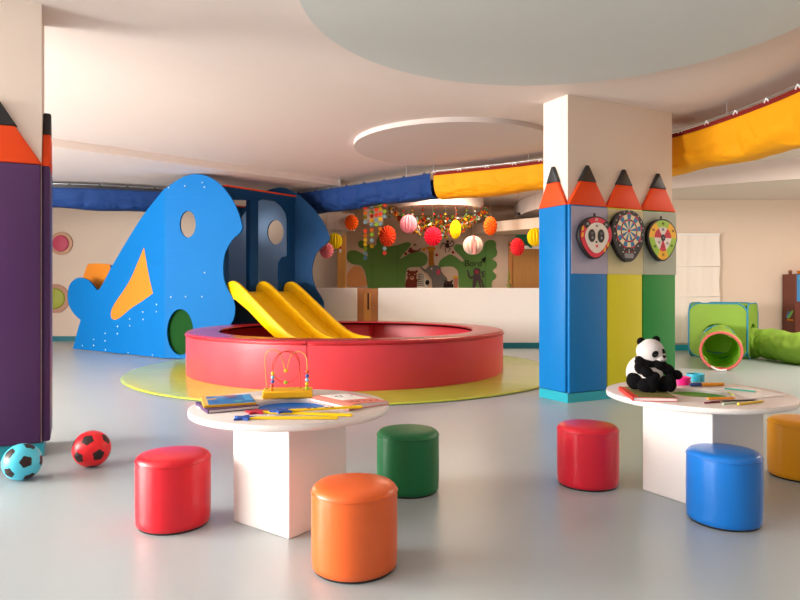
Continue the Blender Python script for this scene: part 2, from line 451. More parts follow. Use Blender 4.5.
# 2: dartboard
M2, p = board_frame(627, 231)
r2 = thing('target_board', 'black electronic dartboard with blue and cream sectors, on the yellow pad', 'dartboard', tuple(p), 0, GB)
o2 = [(.222*math.cos(t)*(1 if math.sin(t) > -.3 else 1-.3*(-math.sin(t)-.3)), (.205 if math.sin(t) > 0 else .31)*math.sin(t)) for t in [2*PI*i/64 for i in range(64)]]
flat(o2, 0, 'board_case', M_BBLACK, r2, M2, .05)
bm = NB(); nS = 20
def ring_sectors(bm, r0, r1, mats2, z, n=nS, rot=0.0):
    for i in range(n):
        a0 = rot+2*PI*i/n; a1 = rot+2*PI*(i+1)/n
        vs = []
        for (r, a) in ((r0, a0), (r1, a0), (r1, (a0+a1)/2), (r1, a1), (r0, a1)):
            if r < 1e-6 and vs: continue
            vs.append(bm.verts.new((r*math.cos(a), r*math.sin(a), z)))
        f = bm.faces.new(vs); f.material_index = mats2[i % len(mats2)]
nS = 18
RT = PI/2-PI/nS
ring_sectors(bm, .0, .10, (0, 1), .0275, nS, RT); ring_sectors(bm, .10, .115, (2, 3), .0275, nS, RT)
ring_sectors(bm, .115, .165, (0, 1), .0275, nS, RT); ring_sectors(bm, .165, .178, (2, 3), .0275, nS, RT)
ring_sectors(bm, 0, .016, (2,), .0285, nS)
obj('dart_sectors', mapped(bm, lambda c: M2 @ c), [M_BBLUE, M_BCREAM, M_BCRIM, M_BBLACK], r2)
for i, s in enumerate('20 1 18 4 13 6 10 15 2 17 3 19 7 16 8 11 14 9'.split()):
    a = PI/2-2*PI*i/18; lettering(s, .194*math.cos(a), .194*math.sin(a), .026, .027, M_BWHITE, r2, M2, 'sector_number')
flat([(-.055, -.272), (.055, -.272), (.065, -.225), (-.065, -.225)], .027, 'score_display', M_GREY, r2, M2, .006)
for k in range(5): flat(ellipse(-.08+.04*k, -.212, .008, .006, 12), .027, 'score_button', [M_BWHITE, M_BCRIM][k % 2], r2, M2, .006)
# 3: green and yellow target
M3, p = board_frame(661, 238)
r3 = thing('target_board', 'green and yellow teardrop target board, on the green pad', 'dartboard', tuple(p), 0, GB)
o3 = egg(.215, .195, .24, .0)
flat(o3, 0, 'board_rim', M_BBLACK, r3, M3, .045)
bm = NB()
def egg_sector(bm, k0, k1, i, mi, n=6, s=8):
    a0 = PI/2-PI/n-2*PI*i/n; a1 = a0+2*PI/n
    A = [a0+(a1-a0)*q/s for q in range(s+1)]
    def pt(a, k):
        x, y = math.cos(a), math.sin(a); kk = 1 if y > 0 else 1-.28*(-y)**1.2
        return (.2*x*kk*k, (.18 if y > 0 else .225)*y*k, .0255)
    vs = [bm.verts.new(pt(a, k1)) for a in A]+[bm.verts.new(pt(a, k0)) for a in reversed(A)]
    bm.faces.new(vs).material_index = mi
for i, mi in enumerate((0, 1, 0, 1, 0, 1)): egg_sector(bm, .62, 1.0, i, mi)
for i, mi in enumerate((2, 3, 2, 3, 2, 3)): egg_sector(bm, .12, .62, i, mi)
obj('target_sectors', mapped(bm, lambda c: M3 @ c), [M_BGREEN, M_BYEL, M_BWHITE, M_BCRIM], r3)
bm = plate_mesh(ellipse(0, 0, .03, .035, 24), (), .008); obj('bullseye', mapped(bm, lambda c: M3 @ Vector((c.x, c.y, c.z+.026))), M_BBLACK, r3)
for s, x, y in (('40', 0, .145), ('30', .145, .075), ('20', .125, -.08), ('10', 0, -.175), ('20', -.12, -.09), ('30', -.14, .075), ('20', 0, .085), ('5', .07, .035), ('10', .06, -.055), ('5', 0, -.09), ('10', -.06, -.05), ('5', -.07, .035)):
    lettering(s, x, y, .036, .027, M_BBLACK, r3, M3, 'sector_number')
lettering('50', 0, 0, .028, .0305, M_GREY, r3, M3, 'sector_number')
hang_tab(r3, M3, .195)

# ------------------------------------------------------------------ play structure shaped like a big fish
TB = Vector((-3.64, 10.0, 0))                       # where the near side board bends
DT = (Vector((-5.83, 11.54, 0))-TB).normalized()    # towards the tail
DF = (Vector((-2.40, 9.80, 0))-TB).normalized()     # towards the head
def ray_hit(px, py, o, n):
    d = Vector(((px-CX)/FPX, 1, (HY-py)/FPX)); org = Vector((0, 0, CAM_H))
    return org+d*((o-org).dot(n)/d.dot(n))
def on_board(px, py):
    """(distance along the bent board, height)"""
    nT = Vector((-DT.y, DT.x, 0)); nF = Vector((-DF.y, DF.x, 0))
    p = ray_hit(px, py, TB, nF); s = (p-TB).dot(DF)
    if s >= 0: return (s, p.z)
    p = ray_hit(px, py, TB, nT); return (-(p-TB).dot(DT), p.z)
def board_pos(s, z, w):                              # w: thickness, + towards the viewer
    d = DF if s >= 0 else -DT
    q = TB+d*s
    n = Vector((d.y, -d.x, 0))
    return Vector((q.x+n.x*w, q.y+n.y*w, z))
def tr(pts, ox, oy, k): return [(ox+x/k, oy+y/k) for x, y in pts]
def bent(bm, w):
    bmesh.ops.bisect_plane(bm, geom=bm.verts[:]+bm.edges[:]+bm.faces[:], plane_co=(0, 0, 0), plane_no=(1, 0, 0))
    return mapped(bm, lambda c: board_pos(c.x, c.y, c.z+w))
fish = thing('play_house', 'big blue fish shaped climbing frame with a yellow double slide, left of the column', 'playhouse', (-3.0, 10.6, 0))
out1 = [(42, 553), (55, 500), (65, 465), (45, 446), (30, 420), (26, 392), (31, 362), (46, 344), (65, 338), (86, 346), (101, 362), (112, 376), (126, 366), (160, 302), (205, 226), (250, 155), (290, 104), (330, 62), (370, 37), (410, 28), (450, 37), (485, 62), (515, 100), (535, 140), (549, 186),
        (541, 204), (523, 219), (507, 242), (496, 267), (491, 300), (493, 340), (505, 375), (521, 403), (527, 432), (522, 462), (508, 490), (504, 540), (504, 587)]
px1 = tr(out1, 60, 165, 3)
pts = [on_board(*q) for q in px1]
pts[0] = (pts[0][0], .015); pts[-1] = (pts[-1][0], .015)
o2d = smooth_outline(pts, 5, sharp=(0, 2, 11, 24, len(pts)-1))
eye = [on_board(*q) for q in ellipse(188.3, 224.3, 8.0, 13.4, 28)]
crawl = [on_board(*q) for q in ellipse(180.8, 332, 13.2, 23, 32)]
crawl = [(a, max(b, .06)) for a, b in crawl]
fin = smooth_outline([on_board(*q) for q in tr([(255, 246), (262, 288), (270, 332), (282, 385), (250, 408), (215, 431), (185, 456), (168, 464), (157, 458), (156, 438), (170, 410), (195, 374), (215, 340), (236, 292)], 60, 165, 3)], 5, sharp=(0, 3))
side = obj('side_board', bent(plate_mesh(o2d, [eye, crawl, fin], .04), 0.0), M_SHARK, fish, label='bright blue near side board with eye hole')
obj('side_fin', bent(plate_mesh([(a+(b-1.2)*0, b) for a, b in fin], (), .036), -.002), M_FIN, side, smooth='auto', angle=30, label='orange fin set into the board')
obj('crawl_hole_cover', bent(plate_mesh([(a+.0, b) for a, b in [on_board(*q) for q in ellipse(181.6, 332, 14.5, 24.5, 32)]], (), .02), -.045), M_DKGREEN, side, smooth='auto', angle=30, label='dark green cover behind the crawl hole')
bolts = tr([(328, 68), (377, 63), (429, 53), (435, 67), (436, 323), (335, 396), (379, 395), (428, 395), (71, 542), (105, 523), (105, 541), (139, 505), (139, 527), (140, 554), (176, 484), (176, 506), (213, 462), (213, 482), (252, 441), (253, 463), (293, 418), (293, 440), (208, 563), (281, 570)], 60, 165, 3)
for q in bolts:
    s, z = on_board(*q)
    if z < .03: z = .05
    bm = NB(); add_ball(bm, (0, 0, 0), (.013, .013, .008), 2)
    obj('bolt', mapped(bm, lambda c: board_pos(s+c.x, z+c.y, .022+c.z)), M_STEEL, side)
# orange rear fin standing behind the tail notch
rear = [ray_hit(x, y, TB+Vector((-1.9, 1.75, 0)), Vector((.58, .82, 0))) for x, y in tr([(66, 352), (72, 335), (82, 306), (92, 296), (140, 297), (152, 304), (148, 330), (118, 375), (104, 384), (80, 372)], 60, 165, 3)]
ro = rear[0]; ru = Vector((.82, -.58, 0))
r2d = [((p-ro).dot(ru), p.z) for p in rear]
bm = plate_mesh(smooth_outline(r2d, 4), (), .03)
obj('rear_fin', mapped(bm, lambda c: ro*Vector((1, 1, 0)) if False else Vector((ro.x+ru.x*c.x+.58*c.z, ro.y+ru.y*c.x+.82*c.z, c.y))), M_FIN, fish, smooth='auto', angle=30)
# a brace behind the board carries the fin
obj('tail_brace', box((-5.0, 11.45, .75), (.06, .5, 1.5)), M_NAVY, fish)

# front face: frame with an arch, posts, beams
F0 = Vector((-2.72, 9.86, 0)); FW = Vector((.61, .79, 0)).normalized(); FD = Vector((FW.y, -FW.x, 0))   # width / slide directions
FM = frame(F0, FW, (0, 0, 1), FD)
def on_front(px, py, dz=0.0):
    p = ray_hit(px, py, F0+FD*dz, FD); q = p-F0
    return (q.dot(FW), p.z)
def put_front(name, outline, holes, t, off, m, label=None, parent=fish):
    bm = plate_mesh(outline, holes, t)
    return obj(name, mapped(bm, lambda c: FM @ Vector((c.x, c.y, c.z+off))), m, parent, smooth='auto', angle=30, label=label)
W = 1.50
arch_in = [on_front(*q) for q in [(258.5, 291), (258.5, 200), (268, 199), (277, 201), (283, 206), (287.5, 213), (289.5, 222), (289.5, 256), (284, 257), (280.5, 262), (279.5, 291)]]
top_r = on_front(297, 197)
op1 = [on_front(*q) for q in [(229, 290), (229, 199.5), (250.5, 200), (250.5, 291)]]
outer = [(.04, .55), (W+.02, .55), (W+.02, 2.6), (.04, 2.6)]
op1 = [(max(a, .09), b) for a, b in op1]; op1 = [(op1[0][0], .95), (op1[1][0], op1[1][1]), (op1[2][0], op1[2][1]), (op1[3][0], .95)]
arch_in[0] = (arch_in[0][0], .95); arch_in[-1] = (arch_in[-1][0], .95)
put_front('front_board', outer, [op1, arch_in], .05, -.03, M_NAVY, 'dark blue front board with two openings')
bm = NB()
for s in (.0, .6, W): add_box(bm, (s, 1.32, -.08), (.09, 2.6, .09))
# posts as parts of their own
bm.free()
for s in (.11, .615, W-.03):
    obj('post', mapped(add_box(NB(), (s, 1.29, -.105), (.085, 2.55, .085)), lambda c: FM @ c), M_NAVY, fish, bevel=.008)
obj('top_beam', mapped(add_box(NB(), (W/2+.04, 2.61, -.06), (W-.02, .10, .14)), lambda c: FM @ c), M_NAVY, fish)
obj('beam_trim', mapped(add_box(NB(), (W/2+.05, 2.672, -.06), (W+.0, .025, .16)), lambda c: FM @ c), M_ORANGE, fish, label='thin orange strip along the top beam')
BD = 1.25
for s in (.05, W-.05):
    obj('post', mapped(add_box(NB(), (s, 1.29, -BD), (.085, 2.55, .085)), lambda c: FM @ c), M_NAVY, fish, bevel=.008)
obj('top_beam', mapped(add_box(NB(), (W/2, 2.5, -BD), (W, .12, .08)), lambda c: FM @ c), M_NAVY, fish)
obj('beam_trim', mapped(add_box(NB(), (W/2, 2.572, -BD), (W+.04, .025, .1)), lambda c: FM @ c), M_ORANGE, fish, label='thin orange strip along the rear beam')
obj('platform', mapped(add_box(NB(), (W/2, .93, -.68), (W-.06, .06, 1.2)), lambda c: FM @ c), M_NAVY, fish)
obj('under_panel', mapped(add_box(NB(), (W/2, .30, -.10), (W-.1, .58, .03)), lambda c: FM @ c), M_NAVY, fish)
# far side board
F2 = F0+FW*(W+.03)
D2 = Vector((.985, -.17, 0)).normalized(); N2 = Vector((D2.y, -D2.x, 0))
def on_far(px, py):
    p = ray_hit(px, py, F2, N2); return ((p-F2).dot(D2), p.z)
far_px = [(212, 352), (214, 300), (221, 262), (232, 232), (246, 206), (262, 193), (281, 187.5), (296, 193), (308, 203), (317, 213), (325, 225), (330.3, 238), (327.5, 243), (317.5, 252), (313, 264), (312.4, 276), (316, 288), (322.5, 299), (324, 306), (322, 318), (317, 332), (316, 349)]
fp = [on_far(*q) for q in far_px]; fp[0] = (fp[0][0], .015); fp[-1] = (fp[-1][0], .015)
fo = smooth_outline(fp, 5, sharp=(0, 11, len(fp)-1))
fe = [on_far(*q) for q in ellipse(276, 232.3, 8.2, 12.3, 28)]
bm = plate_mesh(fo, [fe], .04)
far = obj('side_board', mapped(bm, lambda c: Vector((F2.x+D2.x*c.x+N2.x*c.z, F2.y+D2.y*c.x+N2.y*c.z, c.y))), M_NAVY, fish, smooth='auto', angle=30, label='darker blue far side board with eye hole')
# inner face of the far board, its light painted in as a paler sheet
li = [on_far(*q) for q in [(224, 296), (226, 258), (234, 234), (247, 211), (262, 200), (277, 199), (287, 204), (292, 216), (293, 240), (292, 296)]]
bm = plate_mesh(smooth_outline(li, 4, sharp=(0, len(li)-1)), [fe], .012)
obj('lit_inner_face', mapped(bm, lambda c: Vector((F2.x+D2.x*c.x+N2.x*(c.z+.028), F2.y+D2.y*c.x+N2.y*(c.z+.028), c.y))), M_LITBLUE, far, smooth='auto', angle=30, label='pale blue lining with round eye hole')
# slide: three side rails and two chutes
slide_e = obj('slide', mapped(add_box(NB(), (.69, 1.02, .0), (1.22, .05, .10)), lambda c: FM @ c), M_SLIDE, fish, bevel=.01, label='yellow double slide')
def zr(t):      # top line of the rails
    k = [(-.03, 1.10), (.0, 1.15), (.05, 1.185), (.14, 1.195), (.22, 1.17), (.32, 1.115), (.6, .93), (.9, .73), (1.15, .565), (1.35, .45), (1.5, .395), (1.66, .365), (1.85, .355)]
    for (a, b), (c, d) in zip(k, k[1:]):
        if t <= c: return b+(d-b)*(t-a)/(c-a)
    return k[-1][1]
rail = [(t, zr(t)) for t in (-.03, .0, .05, .14, .22, .32, .45, .6, .75, .9, 1.05, 1.15, 1.25, 1.35, 1.42, 1.5, 1.58, 1.66, 1.75, 1.85)]
low = [(1.86, .30), (1.6, .28), (1.3, .30), (1.1, .39), (.8, .57), (.5, .77), (.2, .93), (-.03, .97)]
SM = lambda s: frame(F0+FW*s+FD*.03, FD, (0, 0, 1), -FW)
for s in (.10, .69, 1.28):
    bm = plate_mesh(rail+low, (), .03, .014)
    obj('slide_rail', mapped(bm, lambda c: SM(s) @ c), M_SLIDE, slide_e, smooth='auto', angle=60)
for s in (.395, .985):
    bm = NB(); prof = [(-.02, 1.05)]+[(t, zr(t+.0)-.17-.0 if t < 1.4 else max(.32, zr(t)-.16+.12*min(1, (t-1.4)/.3))) for t in (.12, .2, .32, .45, .6, .75, .9, 1.05, 1.15, 1.25, 1.35, 1.45, 1.55, 1.66, 1.8, 1.9)]
    prof = [(-.02, 1.045), (.14, 1.035), (.24, .985), (.34, .925), (.6, .76), (.9, .565), (1.1, .44), (1.25, .365), (1.4, .325), (1.55, .31), (1.7, .305), (1.92, .30)]
    prof = [(v.x, v.y) for v in catmull([(a, b, 0) for a, b in prof], 4)]
    bot = [(a, b-.035) for a, b in reversed(prof)]
    bm = plate_mesh(prof+bot, (), .55)
    obj('chute', mapped(bm, lambda c: SM(s) @ c), M_SLIDE, slide_e, smooth='auto', angle=50)
obj('slide_foot', mapped(add_box(NB(), (.69, .165, 1.7), (1.0, .24, .05)), lambda c: FM @ c), M_NAVY, slide_e)

# ------------------------------------------------------------------ ball pit and its mat
PC = (-.716, 8.82)
mat_m = mat('lime mat vinyl', '#b9c94a', .2, .6, var=.10, vscale=1.6, bump=.25, bscale=4, stretch=(1, 3, 1))
fm = thing('floor_mat', 'round lime green vinyl mat under the red ball pit', 'mat', (PC[0], PC[1], 0))
for k in range(8):
    a0 = 2*PI*k/8+.12; a1 = a0+2*PI/8-.002
    obj('mat_segment', lathe([(.05, .002), (2.82, .002), (2.85, .008), (2.84, .016), (2.8, .02), (.05, .02)], 16, (PC[0], PC[1], 0), a0=a0, a1=a1), mat_m, fm, smooth='auto', angle=35)
pit = thing('ball_pit', 'round red padded ball pit at the foot of the yellow slide', 'ball pit', (PC[0], PC[1], .02))
seam = math.atan2(6.74-PC[1], (307-CX)/FPX*6.74-PC[0])
for k in range(4):
    a0 = seam+PI/2*k+.002; a1 = a0+PI/2-.004
    w = obj('wall_segment', lathe([(1.71, .0), (2.095, .0), (2.1, .01), (2.1, .482), (1.71, .482)], 40, (PC[0], PC[1], .021), a0=a0, a1=a1), M_PIT, pit, smooth='auto', angle=40)
    obj('top_pad', lathe([(1.70, .483), (2.104, .483), (2.106, .51), (2.09, .522), (2.05, .527), (1.75, .527), (1.71, .522), (1.695, .51)], 40, (PC[0], PC[1], .021), a0=a0, a1=a1), M_PITTOP, w, smooth='auto', angle=40)
    obj('piping', tube([(PC[0]+2.106*math.cos(a0+(a1-a0)*i/40), PC[1]+2.106*math.sin(a0+(a1-a0)*i/40), .51) for i in range(41)], .009, 6), M_PIPE, w, smooth=True)
obj('pit_floor', lathe([(0, 0), (1.695, 0), (1.695, .04), (0, .04)], 64, (PC[0], PC[1], .022)), M_PIT, pit, smooth='auto')

# ------------------------------------------------------------------ low round stools
def make_pouf(label, name, col, x, y, r=.168, h=.325, rough=.3, rz=0.0, squash=1.0):
    t = thing('pouf', label, 'stool', (x, y, 0), rz, 'vinyl poufs', local=True)
    m = mat(name, col, rough, .5, var=.03, vscale=4, bump=.12, bscale=5)
    wob = lambda a: 1+.008*math.sin(3*a+1)+.005*math.sin(5*a)
    obj('base', lathe([(0, 0), (r*.93, 0), (r*.95, .014), (0, .014)], 48), M_BLACK, t, smooth='auto')
    obj('cover', lathe([(r*.955, .010), (r*.985, .014), (r*.99, .035), (r*1.0, .06), (r*1.005, h*.5), (r, h-.045), (r*.99, h-.02)], 64, rad=wob), m, t, smooth=True)
    obj('top_panel', lathe([(r*.99, h-.0195), (r*.965, h-.008), (r*.9, h+.001), (r*.7, h+.008), (r*.35, h+.013), (0, h+.014)], 64, rad=wob), m, t, smooth=True)
    obj('seam', tube([(r*1.0*wob(2*PI*i/64)*math.cos(2*PI*i/64), r*1.0*wob(2*PI*i/64)*math.sin(2*PI*i/64), h-.022) for i in range(64)], .0028, 5, closed=True), m, t, smooth=True)
    return t
def pouf_at(px0, px1, label, name, col, D, r, **k):
    a0, a1 = math.atan((px0-CX)/FPX), math.atan((px1-CX)/FPX); ac = (a0+a1)/2
    make_pouf(label, name, col, D*math.sin(ac), D*math.cos(ac), r, **k)
pouf_at(135, 211, 'red vinyl pouf left of the left table, nearest the two footballs', 'red vinyl', '#dc1429', 3.20, .168, rz=.6, h=.325)
pouf_at(311, 397, 'orange vinyl pouf in front of the left table', 'pouf orange vinyl', '#ea672a', 2.558, .169, rz=2.0, h=.325)
pouf_at(377, 439, 'green vinyl pouf behind the orange one, right of the left table', 'pouf green vinyl', '#07713a', 3.52, .169, rz=1.1, h=.325, rough=.45)
pouf_at(557, 619, 'red vinyl pouf left of the right table, in front of the column', 'pouf red vinyl', '#dd1c33', 3.78, .168, rz=1.5, h=.33)
pouf_at(686, 764, 'blue vinyl pouf in front of the right table', 'pouf blue vinyl', '#1178d6', 3.42, .1645, rz=.2, h=.33)
pouf_at(766, 838, 'yellow vinyl pouf behind the right table, cut by the frame', 'pouf yellow vinyl', '#f4a60a', 4.45, .174, rz=.9, h=.33)

# ------------------------------------------------------------------ round tables
def make_table(label, x, y, r, corner_deg, bowl_col, leg, hole_r=.158, off=(0, 0), ped=(0, 0)):
    t = thing('play_table', label, 'table', (x, y, 0), 0, 'round play tables', local=True)
    cut = ellipse(off[0], off[1], hole_r, hole_r, 48)
    bm = plate_mesh(ellipse(0, 0, r-.006, r-.006, 96), [cut], .030-.012, .006)
    obj('table_top', mapped(bm, lambda c: Vector((c.x, c.y, c.z+.529))), M_TOPDIM, t, smooth='auto', angle=40)
    obj('edge_band', lathe([(r-.004, .5155), (r, .517), (r+.001, .529), (r, .541), (r-.004, .5425)], 96), M_TABLE, t, smooth=True)  # added ring, brighter than the top to carry its lit rim
    obj('hole_lining', lathe([(hole_r+.002, .5425), (hole_r-.001, .541), (hole_r-.001, .5245)], 64, (off[0], off[1], 0)), M_TABLE, t, smooth=True)
    obj('pedestal', mapped(box((0, 0, .257), (leg, leg, .514)), lambda c: Matrix.Translation((ped[0], ped[1], 0)) @ Matrix.Rotation(math.radians(corner_deg), 4, 'Z') @ c), M_TABLE, t, bevel=.006)
    bowl_m = mat('bowl '+bowl_col, bowl_col, .35, .5)
    h = hole_r
    obj('bowl', lathe([(0, .0004), (h-.0005, .0004), (h-.0005, .009), (h-.005, .008), (h-.012, .0035), (0, .0025)], 64, (off[0], off[1], .5145)), bowl_m, t, smooth='auto', label='coloured bowl in the middle')
    return t
make_table('white round play table with a blue bowl, between the red and orange poufs', -.5235, 3.083, .466, math.degrees(math.atan2(.293, .218)), '#0d6fd0', .378, .178)
make_table('white round play table with a green bowl, the one with the plush panda', 1.585, 3.435, .463, 29, '#4a9a12', .42, ped=(.022, 0))

# ------------------------------------------------------------------ footballs
def make_football(label, name, col, c, r, rot):
    m0 = mat(name, col, .35, .5, bump=.05, bscale=30); m1 = mat('football black', '#2a1c1c', .4, .4)
    bm = NB(); bmesh.ops.create_icosphere(bm, subdivisions=6, radius=1.0)
    ico = NB(); bmesh.ops.create_icosphere(ico, subdivisions=1, radius=1.0)
    V = [v.co.normalized() for v in ico.verts]; ico.free()
    info = []
    for v in V:
        nb = sorted([w for w in V if w is not v], key=lambda w: (w-v).length)[:5]
        info.append((v, [((n-v*n.dot(v))).normalized() for n in nb]))
    for f in bm.faces:
        p = f.calc_center_median().normalized()
        v, nb = max(info, key=lambda q: q[0].dot(p))
        q = p/p.dot(v)-v
        d = max(q.dot(n) for n in nb)
        f.material_index = 1 if d < .292 else 0
    for vt in bm.verts:                                     # shallow seams around the panels
        p = vt.co.normalized(); ds = sorted((q[0].dot(p) for q in info), reverse=True)
        v, nb = max(info, key=lambda q: q[0].dot(p)); q = p/p.dot(v)-v
        d = max(q.dot(n) for n in nb); k = 1.0
        if abs(d-.292) < .014: k = .994
        if d > .3 and abs(ds[0]-ds[1]) < .010: k = .995
        vt.co = p*k*r
    bmesh.ops.transform(bm, matrix=rot, verts=bm.verts)
    bmesh.ops.translate(bm, vec=c, verts=bm.verts)
    return tag(obj('football', bm, [m0, m1], smooth=True), label, 'football', 'footballs by the left column')
def sphere_at(px0, px1, r, z):
    a0, a1 = math.atan((px0-CX)/FPX), math.atan((px1-CX)/FPX); ac = (a0+a1)/2; D = r/math.sin((a1-a0)/2)
    return Vector((D*math.sin(ac), D*math.cos(ac), z))
from mathutils import Euler
def aim_rot(c, px_off, tw):
    """rotation that turns one black patch towards the viewer, shifted by px_off"""
    v0 = Vector((0, 0, 1)); to = (Vector((0, 0, CAM_H))-c).normalized()
    right = to.cross(Vector((0, 0, 1))).normalized()*-1; up = right.cross(to)*1
    d = (to+right*px_off[0]+up*px_off[1]).normalized()
    ico = NB(); bmesh.ops.create_icosphere(ico, subdivisions=1, radius=1.0); ico.verts.ensure_lookup_table(); v = ico.verts[5].co.normalized(); ico.free()
    q = v.rotation_difference(d).to_matrix().to_4x4()
    return Matrix.Rotation(tw, 4, d) @ q
c1 = sphere_at(1.0, 43, .1038, .1038); c2 = sphere_at(71.5, 111.3, .1105, .1105)
make_football('light blue football with black patches, against the left column', 'football cyan', '#4fcbe6', c1, .1038, aim_rot(c1, (.18, .02), .5))
make_football('red football with black patches, right of the light blue one', 'football red', '#f21c28', c2, .1105, aim_rot(c2, (-.25, -.6), .2))

# ------------------------------------------------------------------ plush panda sitting on its book
M_FURW = mat('white plush', '#f0e9e6', .95, .15, bump=.9, bscale=260, sheen=.2)
M_FURB = mat('black plush', '#0d0c0f', .9, .15, bump=.9, bscale=260)
def make_panda(org, k):
    root = thing('plush_panda', 'black and white plush panda sitting on a book on the right table', 'plush toy', tuple(org))
    def L(x, y, d): return org+Vector(((x-649)*k, d*k, (391.5-y)*k))
    # (px, py, depth (- towards viewer), rx, ry, rz, tilt, colour)
    E = [(643.5, 374, 1, 15, 13, 17, 10, 0), (650.5, 352.6, -3, 13.3, 12.5, 12.4, 0, 0), (657.5, 358.2, -9.5, 6.2, 6.3, 5.4, 0, 0), (649, 378, -4, 12.5, 12, 12.5, 0, 0), (653, 375, -7, 8, 7, 10, 0, 0),
         (642.2, 343.0, -1, 4.2, 3.4, 4.2, 0, 1), (658.5, 341.3, 2, 3.8, 3.2, 3.8, 0, 1),
         (647.5, 364, -1, 12.3, 12.3, 6.5, 14, 1),
         (639.5, 363, -6, 5.4, 5.6, 6.2, 0, 1), (638.5, 368, -9, 5.6, 5.6, 7.0, 0, 1), (643, 372, -14, 6.5, 5, 5.2, 30, 1), (650, 376, -16, 5, 4.6, 4.6, 0, 1),
         (657, 365, -9, 8.5, 7, 6, 25, 1), (665, 370, -9, 7.5, 6, 5.6, 30, 1), (674.5, 375.3, -9, 5.4, 5, 4.8, 20, 1),
         (634.5, 381.5, -5, 8.2, 8, 9, 0, 1), (642, 385, -13, 8, 8, 6.8, 0, 1), (647, 383.5, -17, 6.2, 5.5, 8.2, 0, 1),
         (660, 384, -10, 9, 8, 8, 0, 1), (665, 382.5, -15, 6.4, 5.5, 9, -8, 1)]
    bm = NB(); info = []
    for (x, y, d, rx, ry, rz, tl, c) in E:
        R = Matrix.Rotation(math.radians(tl), 4, 'Y')
        add_ball(bm, L(x, y, d), (rx*k, ry*k, rz*k), 4, R)
        info.append(((Matrix.Translation(L(x, y, d)) @ R @ Matrix.Diagonal((rx*k, ry*k, rz*k, 1))).inverted(), c, min(rx, ry, rz)))
    me = bpy.data.meshes.new('tmp'); bm.to_mesh(me); bm.free()
    o = bpy.data.objects.new('tmp', me); C.objects.link(o)
    r = o.modifiers.new('r', 'REMESH'); r.mode = 'VOXEL'; r.voxel_size = .0028
    s = o.modifiers.new('s', 'SMOOTH'); s.factor = .5; s.iterations = 4
    dg = bpy.context.evaluated_depsgraph_get(); dg.update()
    m2 = bpy.data.meshes.new_from_object(o.evaluated_get(dg)); bpy.data.objects.remove(o); bpy.data.meshes.remove(me)
    bm = NB(); bm.from_mesh(m2); bpy.data.meshes.remove(m2)
    bm.normal_update()
    rnd = random.Random(3)
    for v in bm.verts: v.co += v.normal*rnd.uniform(-.0009, .0014)
    zmin = min(v.co.z for v in bm.verts)
    for v in bm.verts:                                      # sit flat on the book
        if v.co.z < org.z: v.co.z = org.z
    for f in bm.faces:
        p = f.calc_center_median()
        best = min(info, key=lambda q: ((q[0] @ p).length-1)*q[2])
        f.material_index = best[1]
    body = obj('body', bm, [M_FURW, M_FURB], root, smooth=True)
    hc = L(650.5, 352.6, -3); HR = (13.3*k, 12.5*k, 12.4*k)
    def on_head(x, y, lift=0.0):
        dx, dz = (x-650.5)*k/HR[0], -(y-352.6)*k/HR[2]
        dy = -math.sqrt(max(.02, 1-dx*dx-dz*dz)); p = Vector((dx*HR[0], dy*HR[1], dz*HR[2]))
        return hc+p*(1+lift), p.normalized()
    for nm, x, y, rx, rz, tl in (('eye_patch', 650.6, 354.2, 2.9, 3.7, 35), ('eye_patch', 660.2, 352.2, 2.0, 3.2, -20)):
        p, n = on_head(x, y); q = Vector((0, -1, 0)).rotation_difference(n).to_matrix().to_4x4() @ Matrix.Rotation(math.radians(tl), 4, 'Y')
        e = obj(nm, add_ball(NB(), p, (rx*k, 1.6*k, rz*k), 3, q), M_FURB, root, smooth=True)
        obj('eye', add_ball(NB(), p+n*1.6*k, 1.0*k, 2), mat('glossy black', '#050505', .1, .7), e, smooth=True)
    obj('nose', add_ball(NB(), L(659.6, 356.4, -15.3), (2.3*k, 1.6*k, 1.5*k), 3), mat('glossy black', '#050505', .1, .7), root, smooth=True)
    obj('mouth', tube([L(656.8, 360.2, -15.1), L(658.6, 361.2, -15.5), L(660.6, 360.6, -15.0)], .45*k, 6), M_FURB, root, smooth=True)
TZ = .5445                                               # table top height
def rect_px(bl, br, tl, z):
    """rectangle on a level plane from three corners measured in the photo"""
    a, b, c = G(*bl, z), G(*br, z), G(*tl, z)
    u = (b-a); w = u.length; u.normalize(); v = Vector((-u.y, u.x, 0)); h = (c-a).dot(v)
    return a, u, v, w, h
def make_book(name, label, bl, br, tl, z0, th, cover_m, page_m, spine_side='left', group=None, cat='book', grow=0.0):
    a, u, v, w, h = rect_px(bl, br, tl, z0+th)
    a = Vector((a.x, a.y, 0))
    root = thing(name, label, cat, (a.x+u.x*w/2+v.x*h/2, a.y+u.y*w/2+v.y*h/2, z0), 0, group)
    M = frame(a, u, v, (0, 0, 1))
    def bx(nm, x0, x1, y0, y1, za, zb, m, bev=.0008, par=root, label=None):
        return obj(nm, mapped(box(((x0+x1)/2, (y0+y1)/2, (za+zb)/2), (x1-x0, y1-y0, zb-za)), lambda c: M @ c), m, par, bevel=bev, label=label)
    ct = .0022
    bx('back_cover', 0, w, 0, h, z0+.0004, z0+ct, cover_m)
    bx('pages', .006, w-.004, .004, h-.004, z0+ct, z0+th-ct, page_m)
    top = bx('front_cover', 0, w, 0, h, z0+th-ct, z0+th, cover_m)
    bx('spine', 0, .006, 0, h, z0+ct, z0+th-ct, cover_m)
    return root, top, M, w, h, z0+th, bx
M_BKBLUE = mat('book cover blue', '#2173b8', .35, .4); M_BKYEL = mat('book cover yellow', '#f4c22b', .35, .4); M_BKPUR = mat('book cover plum', '#4d2b5e', .4, .4)
